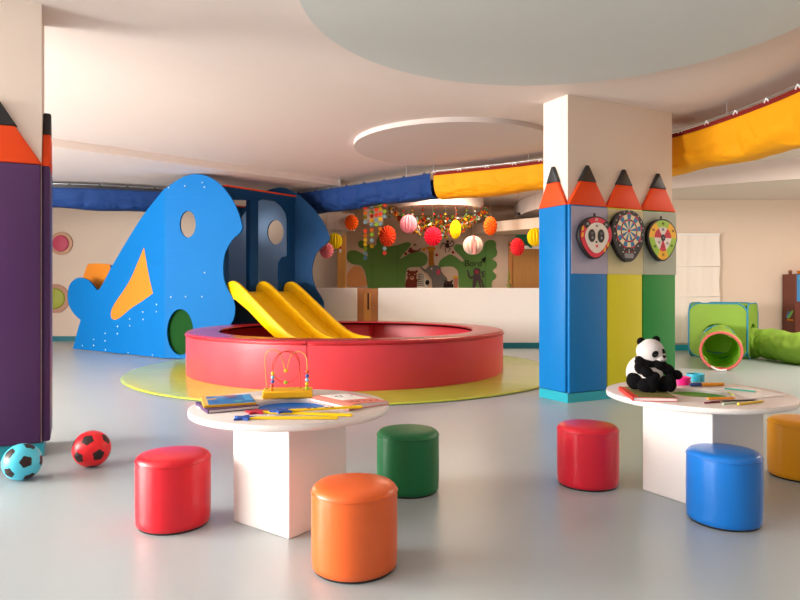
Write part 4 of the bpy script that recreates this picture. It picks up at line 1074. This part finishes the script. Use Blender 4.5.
# zebra
zb = paint('zebra', B([(205, 640), (205, 520), (215, 480), (240, 470), (225, 420), (250, 398), (280, 400), (300, 440), (320, 475), (345, 500), (350, 530), (330, 548), (330, 640)]), '#d9cdbf', layer=3, sharp=(0, 12))
for i in range(7):
    y = 405+i*22; x = 222-(i > 2)*12
    paint('stripe', B([(x, y+6), (x+26, y), (x+60+i*3, y+8), (x+60+i*3, y+15), (x+28, y+9), (x+2, y+15)]), '#241f1e', zb, layer=4)
paint('muzzle', ellipse(427.3, 282.5, 2.1, 2.6, 20), '#1c1818', zb, False, layer=5)
# elephant with trunk up
el = paint('elephant', B([(392, 640), (384, 520), (378, 470), (350, 432), (330, 402), (290, 382), (258, 345), (240, 322), (250, 316), (300, 352), (335, 322), (380, 305), (440, 308), (482, 330), (498, 382), (530, 425), (565, 470), (590, 640)]), '#6c6660', layer=2, sharp=(0, 17))
paint('ear', ellipse(438.3, 272.2, 1.9, 2.8, 20), '#c4405e', el, False, layer=3)
paint('eye', ellipse(431.6, 268.7, .8, .8, 14), '#efe6da', el, False, layer=3)
# giraffe neck
gf = paint('giraffe', B([(342, 318), (346, 200), (344, 130), (310, 98), (330, 86), (352, 84), (362, 66), (372, 84), (400, 84), (424, 96), (420, 120), (404, 140), (404, 220), (414, 314)]), '#c8821e', layer=1, sharp=(0, 13))
rnd = random.Random(4)
for i in range(11):
    for j in range(3):
        x, y = 354+j*20+rnd.uniform(-4, 4), 148+i*15+rnd.uniform(-3, 3)
        paint('spot', [(a, b) for a, b in ellipse(400+x/12, 240+y/12, .55, .42, 8)], '#4a2410', gf, False, layer=2)
def limb(pts, w, col, par, layer=2, name='limb'):
    c = catmull([(a, b, 0) for a, b in pts], 5); l, r = [], []
    for i, p in enumerate(c):
        t = c[min(i+1, len(c)-1)]-c[max(i-1, 0)]; t.normalize(); n = Vector((-t.y, t.x, 0)); k = w*(1-.4*i/len(c))
        l.append((p.x+n.x*k, p.y+n.y*k)); r.append((p.x-n.x*k, p.y-n.y*k))
    return paint(name, l+r[::-1], col, par, False, layer=layer)
mk = paint('monkey', ellipse(447, 245.5, 2.0, 2.4, 18), '#3b1c14', layer=2)
for q in ([(446, 245), (443, 243), (441, 246), (440, 249)], [(448, 244), (451, 242.5), (453, 239)], [(446, 247), (445, 250), (446, 253)], [(448, 247), (450, 249), (448, 252)], [(447, 247), (452, 246), (454, 243), (452, 241)]): limb(q, .45, '#3b1c14', mk)
paint('head', ellipse(447.5, 241.5, 1.5, 1.4, 14), '#3b1c14', mk, False, layer=3)
rp = paint('red_panda', B([(98, 140), (110, 105), (135, 88), (150, 115), (180, 125), (172, 150), (140, 158), (115, 152)]), '#6b2418', layer=2)
limb(B([(172, 140), (205, 132), (235, 125), (240, 95)]), .7, '#6b2418', rp); limb(B([(165, 70), (180, 50), (195, 75)]), .6, '#5a2a20', rp)
for x, y in ((68, 165), (440, 180), (635, 150), (268, 592)): 
    if y < 500: paint('red_berry', ellipse(400+x/12, 240+y/12, 1.35, 1.4, 16), '#9c1f1a', mural, False, layer=2)
paint('yellow_bird', B([(262, 112), (285, 92), (305, 105), (300, 135), (275, 128)]), '#d98f20', layer=2)
fx = paint('dark_fox', B([(520, 640), (524, 520), (545, 505), (520, 478), (560, 492), (600, 495), (636, 476), (620, 520), (640, 545), (640, 640)]), '#231a1a', layer=3, sharp=(0, 9))
for x in (446.5, 449.6): paint('eye', ellipse(x, 283.2, .5, .4, 12), '#b24a42', fx, False, layer=4)
paint('small_figure', B([(650, 640), (648, 480), (640, 445), (665, 430), (695, 445), (688, 480), (690, 640)]), '#b5705a', layer=2, sharp=(0, 6)); paint('yellow_hat', B([(630, 450), (665, 425), (700, 450), (665, 458)]), '#dca12c', layer=3)
# octopus and the word above it
oc = paint('octopus', D([(250, 400), (258, 372), (288, 358), (318, 368), (330, 398), (322, 432), (318, 470), (290, 480), (262, 470), (258, 432)]), '#4a3a3c', layer=3)
paint('face', ellipse(476.6, 272, 1.9, 2.1, 18), '#8f3236', oc, False, layer=4)
for q in ([(262, 450), (225, 468), (200, 440), (200, 410), (184, 388)], [(318, 450), (352, 470), (362, 440), (348, 412), (372, 396)], [(268, 460), (256, 510), (250, 590)], [(285, 470), (275, 520), (262, 590)], [(300, 470), (318, 520), (340, 590)], [(312, 462), (345, 510), (370, 590)]): limb(D(q), 1.1, '#4a3a3c', oc, 3)
wp = P(472.9, 263.6, MY-.024)
bm = text_bm('Bord', .20, .002, .15)
obj('lettering', mapped(bm, lambda c: Vector((c.x+wp.x, wp.y-.002+c.z, c.y+wp.z))), mat('dark paint', '#2a2410', .7, .2), mural, label='dark painted word on the bush')
paint('black_bird', D([(348, 268), (350, 255), (368, 250), (380, 238), (386, 246), (384, 280), (372, 302), (360, 296)]), '#14160c', layer=3)

# wall discs, door, plant, sign, spotlights
def wall_disc(label, px, py, r, ring, col, Y=13.40):
    c = P(px, py, Y); t = thing('wall_disc', label, 'wall disc', tuple(c), 0, 'round discs on the far left wall')
    k = r*Y/FPX
    bm = lathe([(0, 0), (k, 0), (k, .03), (k*.72, .035), (0, .035)], 48); obj('ring', mapped(bm, lambda q: Vector((c.x+q.x, c.y-q.z, c.z+q.y))), mat('disc ring '+ring, ring, .6, .3), t, smooth='auto')
    bm = lathe([(0, .034), (k*.72, .034), (k*.66, .06), (k*.3, .075), (0, .078)], 48); obj('centre', mapped(bm, lambda q: Vector((c.x+q.x, c.y-q.z, c.z+q.y))), mat('disc centre '+col, col, .5, .4), t, smooth='auto')
wall_disc('round pink wall disc with beige ring, beside the left column', 61.5, 243.5, 11.5, '#c99c80', '#c0405c')
wall_disc('round olive green wall disc with beige ring, below the pink one', 55.5, 298.5, 14.5, '#b98c74', '#98a02c')
d = structure('door_1', box((2.94, 14.42, 1.02), (.9, .05, 2.04)), M_DOOR, bevel=.004)
structure('trim_11', box((2.49-.03, 14.41, 1.02), (.08, .09, 2.1)), M_WOODR); structure('trim_12', box((2.94, 14.41, 2.09), (1.05, .09, .09)), M_WOODR)
sg = P(523, 240.5, 14.4)
s0 = thing('wall_sign', 'dark green leaf shaped sign over the door', 'sign', (sg.x, 14.36, sg.z))
bm = plate_mesh(smooth_outline([(-.18, .10), (-.08, .15), (.06, .14), (.2, .17), (.2, -.05), (.17, -.17), (.08, -.10), (-.02, -.04), (-.14, .0)], 3), (), .02)
obj('sign_board', mapped(bm, lambda c: Vector((sg.x+c.x, 14.35+c.z, sg.z+c.y))), mat('sign green', '#1f6b46', .6, .3), s0)
obj('sign_backing', box((sg.x+.2, 14.375, sg.z-.03), (.34, .02, .32)), M_PAPER, s0)
# plant standing on the counter
pl = P(509, 287, 11.88); pl.z = 1.1
pt = thing('potted_plant', 'small narrow yellow green plant standing on the white counter', 'plant', (pl.x, pl.y, 1.1))
obj('pot', lathe([(0, 0), (.04, 0), (.05, .07), (.044, .07), (.04, .06), (0, .06)], 24, pl), mat('olive pot', '#6e6a2a', .5, .4), pt, smooth='auto')
obj('stem', tube([pl+Vector((0, 0, .05)), pl+Vector((.005, 0, .3))], .006, 6), M_DKGREEN, pt)
rnd = random.Random(2)
for i in range(22):
    z = .08+.24*i/22; a = i*2.4; L = .05*(1.1-i/30)
    p0 = pl+Vector((0, 0, z)); dv = Vector((math.cos(a), math.sin(a), .9)); sdv = Vector((-math.sin(a), math.cos(a), 0))*.012
    bm = NB(); vs = [p0, p0+dv*L*.5+sdv, p0+dv*L, p0+dv*L*.5-sdv]
    aa = [bm.verts.new(v) for v in vs]; bb = [bm.verts.new(v+Vector((0, 0, .002))) for v in vs]
    bm.faces.new(aa[::-1]); bm.faces.new(bb)
    for q in range(4): bm.faces.new((aa[q], aa[(q+1) % 4], bb[(q+1) % 4], bb[q]))
    obj('leaf', bm, mat('leaf olive', '#8d9a2e', .6, .3), pt)
for i, (x, y, Y, z) in enumerate(((518, 215.5, 13.25, None), (524, 224, 13.27, None))):
    p = P(x, y, Y); t = thing('spotlight', ('upper' if i == 0 else 'lower')+' small black spotlight on the white ceiling beam', 'lamp', tuple(p), 0)
    obj('housing', mapped(lathe([(0, 0), (.05, 0), (.045, .09), (0, .09)], 20), lambda q: Vector((p.x+q.x, p.y-.01+q.y*.8-q.z*.3, p.z+q.z*.6))), M_BLACK, t, smooth='auto')
    obj('bracket', box((p.x, p.y+.04, p.z+.03), (.03, .16, .02)), M_BLACK, t)
# wooden gate in the counter gap
gt = thing('wooden_gate', 'low wooden gate in the gap of the white counter, behind the pit', 'gate', (-.6, 11.87, .0))
for x0, x1, m in ((-.782, -.67, M_WOODR), (-.53, -.408, M_WOODR)): obj('stile', box(((x0+x1)/2, 11.87, .55), (x1-x0, .06, 1.08)), m, gt, bevel=.004)
obj('panel', box((-.60, 11.88, .53), (.14, .03, 1.0)), M_WOOD, gt)
for z in (.07, 1.05): obj('rail', box((-.60, 11.87, z), (.14, .05, .09)), M_WOODR, gt)
obj('slot', box((-.585, 11.862, .86), (.03, .012, .32)), mat('dark slot', '#3a2214', .6, .3), gt)
# striped tube standing on the post
tp = P(340.3, 243, 13.17)
tb = thing('striped_strip', 'narrow white and red striped strip on the wooden post', 'decoration', (tp.x, tp.y, tp.z-.15))
for k in range(5): obj('stripe', box((tp.x, 13.169, tp.z-.16+.075*k), (.035, .02, .075)), [M_PAPER, M_BCRIM][k % 2], tb)

# ------------------------------------------------------------------ right side: white hanging cloth, pop-up tunnel, brown cabinet
cl0 = P(676, 235, 11.36); cl1 = P(719.5, 346, 11.36)
fb = thing('fabric_blind', 'white fabric blind hanging on the wall behind the green tunnel', 'blind', ((cl0.x+cl1.x)/2, 11.36, cl1.z+.02))
bm = NB(); NX, NZ_ = 40, 40; rows = []
xL, xR, zT, zB = 4.5, cl1.x, cl0.z, .13
for back in (0, 1):
    for j in range(NZ_+1):
        z = zT+(zB-zT)*j/NZ_
        rows.append([bm.verts.new((xL+(xR-xL)*i/NX+(.008*math.sin(z*9) if i == NX else 0), 11.355+.003*math.sin(i*.55+z*.6)+.002*math.sin(i*1.3-z*1)-.012*math.exp(-((z-1.48)/.02)**2)-.012*math.exp(-((z-.95)/.02)**2)+(.012 if back else 0), z)) for i in range(NX+1)])
for back in (0, 1):
    for j in range(NZ_):
        A_, B_ = rows[back*(NZ_+1)+j], rows[back*(NZ_+1)+j+1]
        for i in range(NX): bm.faces.new((A_[i], A_[i+1], B_[i+1], B_[i]))
obj('cloth', bm, mat('white blind cloth', '#efe4da', .85, .2), fb, smooth=True)
obj('head_rail', box(((xL+xR)/2, 11.36, zT+.01), (xR-xL, .04, .04)), M_WHITE, fb, bevel=.004)
for z in (1.48, .95): obj('batten', tube([(xL, 11.343, z), (xR, 11.343, z)], .008, 6), M_WHITE, fb, smooth=True)

M_TENT = mat('green tent nylon', '#b4dc5c', .55, .3, var=.08, vscale=5, bump=.3, bscale=6)
M_TENTD = mat('green tent inside', '#7fb02e', .6, .3, bump=.3, bscale=6)
M_TRIMB = mat('blue edge tape', '#2f8fb0', .5, .4); M_TRIMP = mat('coral edge tape', '#e8706a', .5, .4)
def glow_through(m, col, f):              # thin cloth lets light through
    nt = m.node_tree; b = nt.nodes['Principled BSDF']; out = nt.nodes['Material Output']
    t = nt.nodes.new('ShaderNodeBsdfTranslucent'); t.inputs['Color'].default_value = lin(col)
    mx = nt.nodes.new('ShaderNodeMixShader'); mx.inputs['Fac'].default_value = f
    nt.links.new(b.outputs[0], mx.inputs[1]); nt.links.new(t.outputs[0], mx.inputs[2]); nt.links.new(mx.outputs[0], out.inputs['Surface'])
glow_through(M_TENT, '#a9d64a', .45)
tn = thing('play_tunnel', 'green pop-up cube with crawl tunnels, pink rimmed opening turned to the room', 'play tunnel', (5.1, 10.2, 0))
fN = Vector((-.62, -.785, 0)).normalized(); fR = Vector((-fN.y, fN.x, 0)); cc = Vector((5.24, 10.45, 0)); H = .42
def cube_pt(a, b, z): return cc+fR*a+fN*b+Vector((0, 0, z))
def rsq(s, r=.17, n=8):
    o = []
    for qx, qy, a0 in ((s-r, s-r, 0), (-s+r, s-r, 90), (-s+r, -s+r, 180), (s-r, -s+r, 270)):
        for i in range(n+1):
            t = math.radians(a0+90*i/n); o.append((qx+r*math.cos(t), qy+r*math.sin(t)))
    return o
face_hole = ellipse(0, -.14, .25, .25, 40)
def tent_face(name, origin, u, n, hole):
    bm = plate_mesh(rsq(H), [face_hole] if hole else [], .012)
    for v in bm.verts: v.co.z += .0
    f = obj(name, mapped(bm, lambda c: origin+u*c.x+n*c.z+Vector((0, 0, c.y+H+.012))), M_TENT, tn, smooth='auto')
    ring = [origin+u*x+Vector((0, 0, y+H+.012)) for x, y in rsq(H+.004)]
    obj('edge_tape', tube(ring, .012, 6, closed=True), M_TRIMB, f, smooth=True, label='blue edge tape')
tent_face('tent_front', cc+fN*H, fR, fN, True); tent_face('tent_back', cc-fN*H, fR, fN, False)
tent_face('tent_side', cc+fR*H, fN, fR, True); tent_face('tent_side', cc-fR*H, fN, fR, False)
bm = plate_mesh([(x, y) for x, y in rsq(H*.96)], (), .01)
obj('tent_roof', mapped(bm, lambda c: cube_pt(c.x, c.y, 2*H-.02+c.z)), M_TENT, tn, smooth='auto')
def crumple_tube(name, path, r, seed, hoops, par=tn, coil=.16, flat=.98):
    pts = catmull(path, 22); N = len(pts); K = 40; rnd = random.Random(seed); ph = [rnd.uniform(0, 6) for _ in range(6)]
    bm = NB(); rows = []; L = 0
    for lay in (0, 1):
        L = 0
        for i, p in enumerate(pts):
            if i: L += (p-pts[i-1]).length
            t = pts[min(i+1, N-1)]-pts[max(i-1, 0)]; t.normalize(); s = Vector((t.y, -t.x, 0)).normalized(); up = s.cross(t)
            row = []
            for k in range(K):
                a = 2*PI*k/K
                ca, sa = math.cos(a), math.sin(a)
                q = .06*abs(math.sin(PI*L/.36+1.1*math.sin(a+ph[3])+.9*math.sin(2*L+ph[2])))+.22*noise.noise(Vector((L*5, ca*1.3, sa*1.3+seed)))+.10*noise.noise(Vector((L*13, ca*3, sa*3+seed)))
                rr = r*(1-q*.9)*(1 if not lay else .985)
                v = p+s*rr*math.cos(a)+up*rr*math.sin(a)
                v.z = max(v.z, .008+.004*lay); row.append(bm.verts.new(v))
            rows.append(row)
    for lay in (0, 1):
        for i in range(N-1):
            A_, B_ = rows[lay*N+i], rows[lay*N+i+1]
            for k in range(K): bm.faces.new((A_[k], A_[(k+1) % K], B_[(k+1) % K], B_[k]))
    for i in (0, N-1):
        for k in range(K): bm.faces.new((rows[i][k], rows[i][(k+1) % K], rows[N+i][(k+1) % K], rows[N+i][k]))
    o = obj(name, bm, M_TENT, par, smooth=True)
    for (f, m, rad, w, lab) in hoops:
        i = int(f*(N-1)); p = pts[i]; t = pts[min(i+1, N-1)]-pts[max(i-1, 0)]; t.normalize(); s = Vector((t.y, -t.x, 0)).normalized(); up = s.cross(t)
        ring = [p+s*r*rad*math.cos(2*PI*k/48)+up*r*rad*math.sin(2*PI*k/48) for k in range(48)]
        for v in ring: v.z = max(v.z, w+.001)
        obj('hoop', tube(ring, w, 6, closed=True), m, o, smooth=True, label=lab)
    return o
cf = cc+fN*H
crumple_tube('front_tunnel', [cf+Vector((.0, .0, .29)), cf+Vector((-.16, -.38, .275)), Vector((4.50, 9.05, .262)), Vector((4.29, 8.62, .258))], .245, 3, [(1.0, M_TRIMP, 1.01, .018, 'coral pink rim'), (.30, M_TRIMB, 1.01, .012, 'blue hoop')])
obj('tie_ribbon', tube(catmull([(4.13, 8.56, .06), (4.17, 8.53, .03), (4.22, 8.50, .015), (4.30, 8.50, .02)], 4), .012, 6), M_PAPER, tn, smooth=True, label='white tie ribbon')
sd = cc+fR*H
M_PALEB = mat('pale blue patch', '#a9d3ee', .6, .3)
crumple_tube('side_tunnel', [sd+Vector((.0, .0, .25)), sd+Vector((.10, -.2, .245)), Vector((5.70, 9.58, .235)), Vector((5.76, 9.2, .23)), Vector((6.05, 8.85, .23)), Vector((6.6, 8.7, .23))], .225, 9, [(.66, M_PALEB, 1.0, .03, 'pale blue hoop')])
# cabinet
cb = P(795, 274, 11.0); cx0 = cb.x
kb = thing('toy_cabinet', 'dark brown cabinet at the right edge with a blue picture on its door', 'cabinet', (cx0+.45, 11.15, 0))
CZ = cb.z; fy = 11.0
obj('carcass', box((cx0+.45, fy+.19, CZ/2), (.90, .34, CZ)), M_BROWN, kb, bevel=.004)
def door_(x0, x1):
    d = obj('door', box(((x0+x1)/2, fy+.012, CZ/2+.03), (x1-x0-.006, .022, CZ-.1)), M_BROWN, kb, bevel=.003)
    return d
d2 = door_(cx0, cx0+.9)
pic = obj('blue_picture', box((cx0+.33, fy-.002, CZ-.24), (.60, .008, .46)), mat('picture blue', '#3d86bf', .4, .4), d2, label='blue picture with a green bird')
bm = plate_mesh(smooth_outline([(-.14, .05), (-.05, .045), (.02, .0), (.1, .03), (.12, -.05), (.0, -.08), (-.06, -.02)], 3), (), .006)
obj('bird', mapped(bm, lambda c: Vector((cx0+.2+c.x, fy-.008+c.z, CZ-.12+c.y))), mat('bird green', '#7fc96a', .5, .3), d2)
obj('white_flower', add_ball(NB(), (cx0+.2, fy-.006, CZ-.43), (.06, .006, .05), 3), M_PAPER, d2, smooth=True)
dt = obj('decal_bird', mapped(plate_mesh(smooth_outline([(-.03, -.07), (.0, -.04), (.05, .06), (.03, .07), (-.02, .0), (-.05, -.05)], 3), (), .006), lambda c: Vector((cx0-.004+c.z, fy+.13-c.x*1.6, CZ-.70+c.y))), mat('bird green', '#7fc96a', .5, .3), kb)
obj('decal_blue', mapped(plate_mesh(smooth_outline([(-.05, -.05), (-.01, .05), (.015, .05), (-.015, -.05)], 3), (), .004), lambda c: Vector((cx0-.003+c.z, fy+.17-c.x*1.6, CZ-.70+c.y))), mat('picture blue', '#3d86bf', .4, .4), kb)
obj('decal_orange', box((cx0-.003, fy+.13, CZ-.79), (.006, .17, .03)), M_FIN, kb)
kn = thing('wooden_ball', 'small brown wooden ball ornament on top of the brown cabinet', 'ornament', (cx0+.04, 11.2, CZ))
obj('foot', lathe([(0, 0), (.035, 0), (.025, .015), (0, .015)], 24, (cx0+.04, 11.2, CZ)), M_BROWN, kn, smooth='auto')
obj('ball', add_ball(NB(), (cx0+.04, 11.2, CZ+.042), .033, 3), mat('brown ball', '#7d5030', .4, .4), kn, smooth=True)
ob = thing('storage_tray', 'orange tray on top of the brown cabinet', 'tray', (cx0+.5, 11.15, CZ))
obj('tray_body', box((cx0+.50, 11.15, CZ+.028), (.60, .24, .05)), M_FIN, ob, bevel=.01); obj('tray_rim', box((cx0+.50, 11.15, CZ+.057), (.62, .26, .01)), M_FIN, ob, bevel=.003)

# ------------------------------------------------------------------ light and camera
world = bpy.data.worlds.new('world'); bpy.context.scene.world = world; world.use_nodes = True
bgn = world.node_tree.nodes['Background']
bgn.inputs['Color'].default_value = (.97, .97, 1.0, 1); bgn.inputs['Strength'].default_value = .33
def area(name, loc, rot, sx, sy, power, col):
    l = bpy.data.lights.new(name, 'AREA'); l.shape = 'RECTANGLE'; l.size = sx; l.size_y = sy; l.energy = power; l.color = col
    o = bpy.data.objects.new(name, l); o.location = loc; o.rotation_euler = rot; C.objects.link(o); return o
for y0, y1, p in ((-2.6, .6, 520), (1.2, 4.4, 900), (5.0, 8.4, 80)):
    area('window_daylight', (-8.95, (y0+y1)/2, 1.55), (0, -PI/2, 0), 2.3, y1-y0, p, (1.0, .95, .9))
area('passage_lamp', (.95, 12.15, 2.94), (0, 0, 0), 1.5, .3, 45, (1.0, .80, .60))
area('right_fill', (6.5, 7.0, 2.9), (0, 0, 0), 2.5, 2.5, 160, (1.0, .86, .76))  # added fill that brightens the right side, no fixture there
cd = bpy.data.cameras.new('camera'); cam = bpy.data.objects.new('camera', cd); C.objects.link(cam)
cam.location = (0, 0, CAM_H); cam.rotation_euler = (PI/2, 0, 0)
cd.sensor_width = 36; cd.lens = FPX/800*36; cd.shift_y = -12/800; cd.clip_end = 100
S = bpy.context.scene; S.camera = cam
S.view_settings.view_transform = 'Standard'; S.view_settings.look = 'None'; S.view_settings.gamma = 1.0; S.view_settings.use_curve_mapping = False
S.view_settings.exposure = 0.45
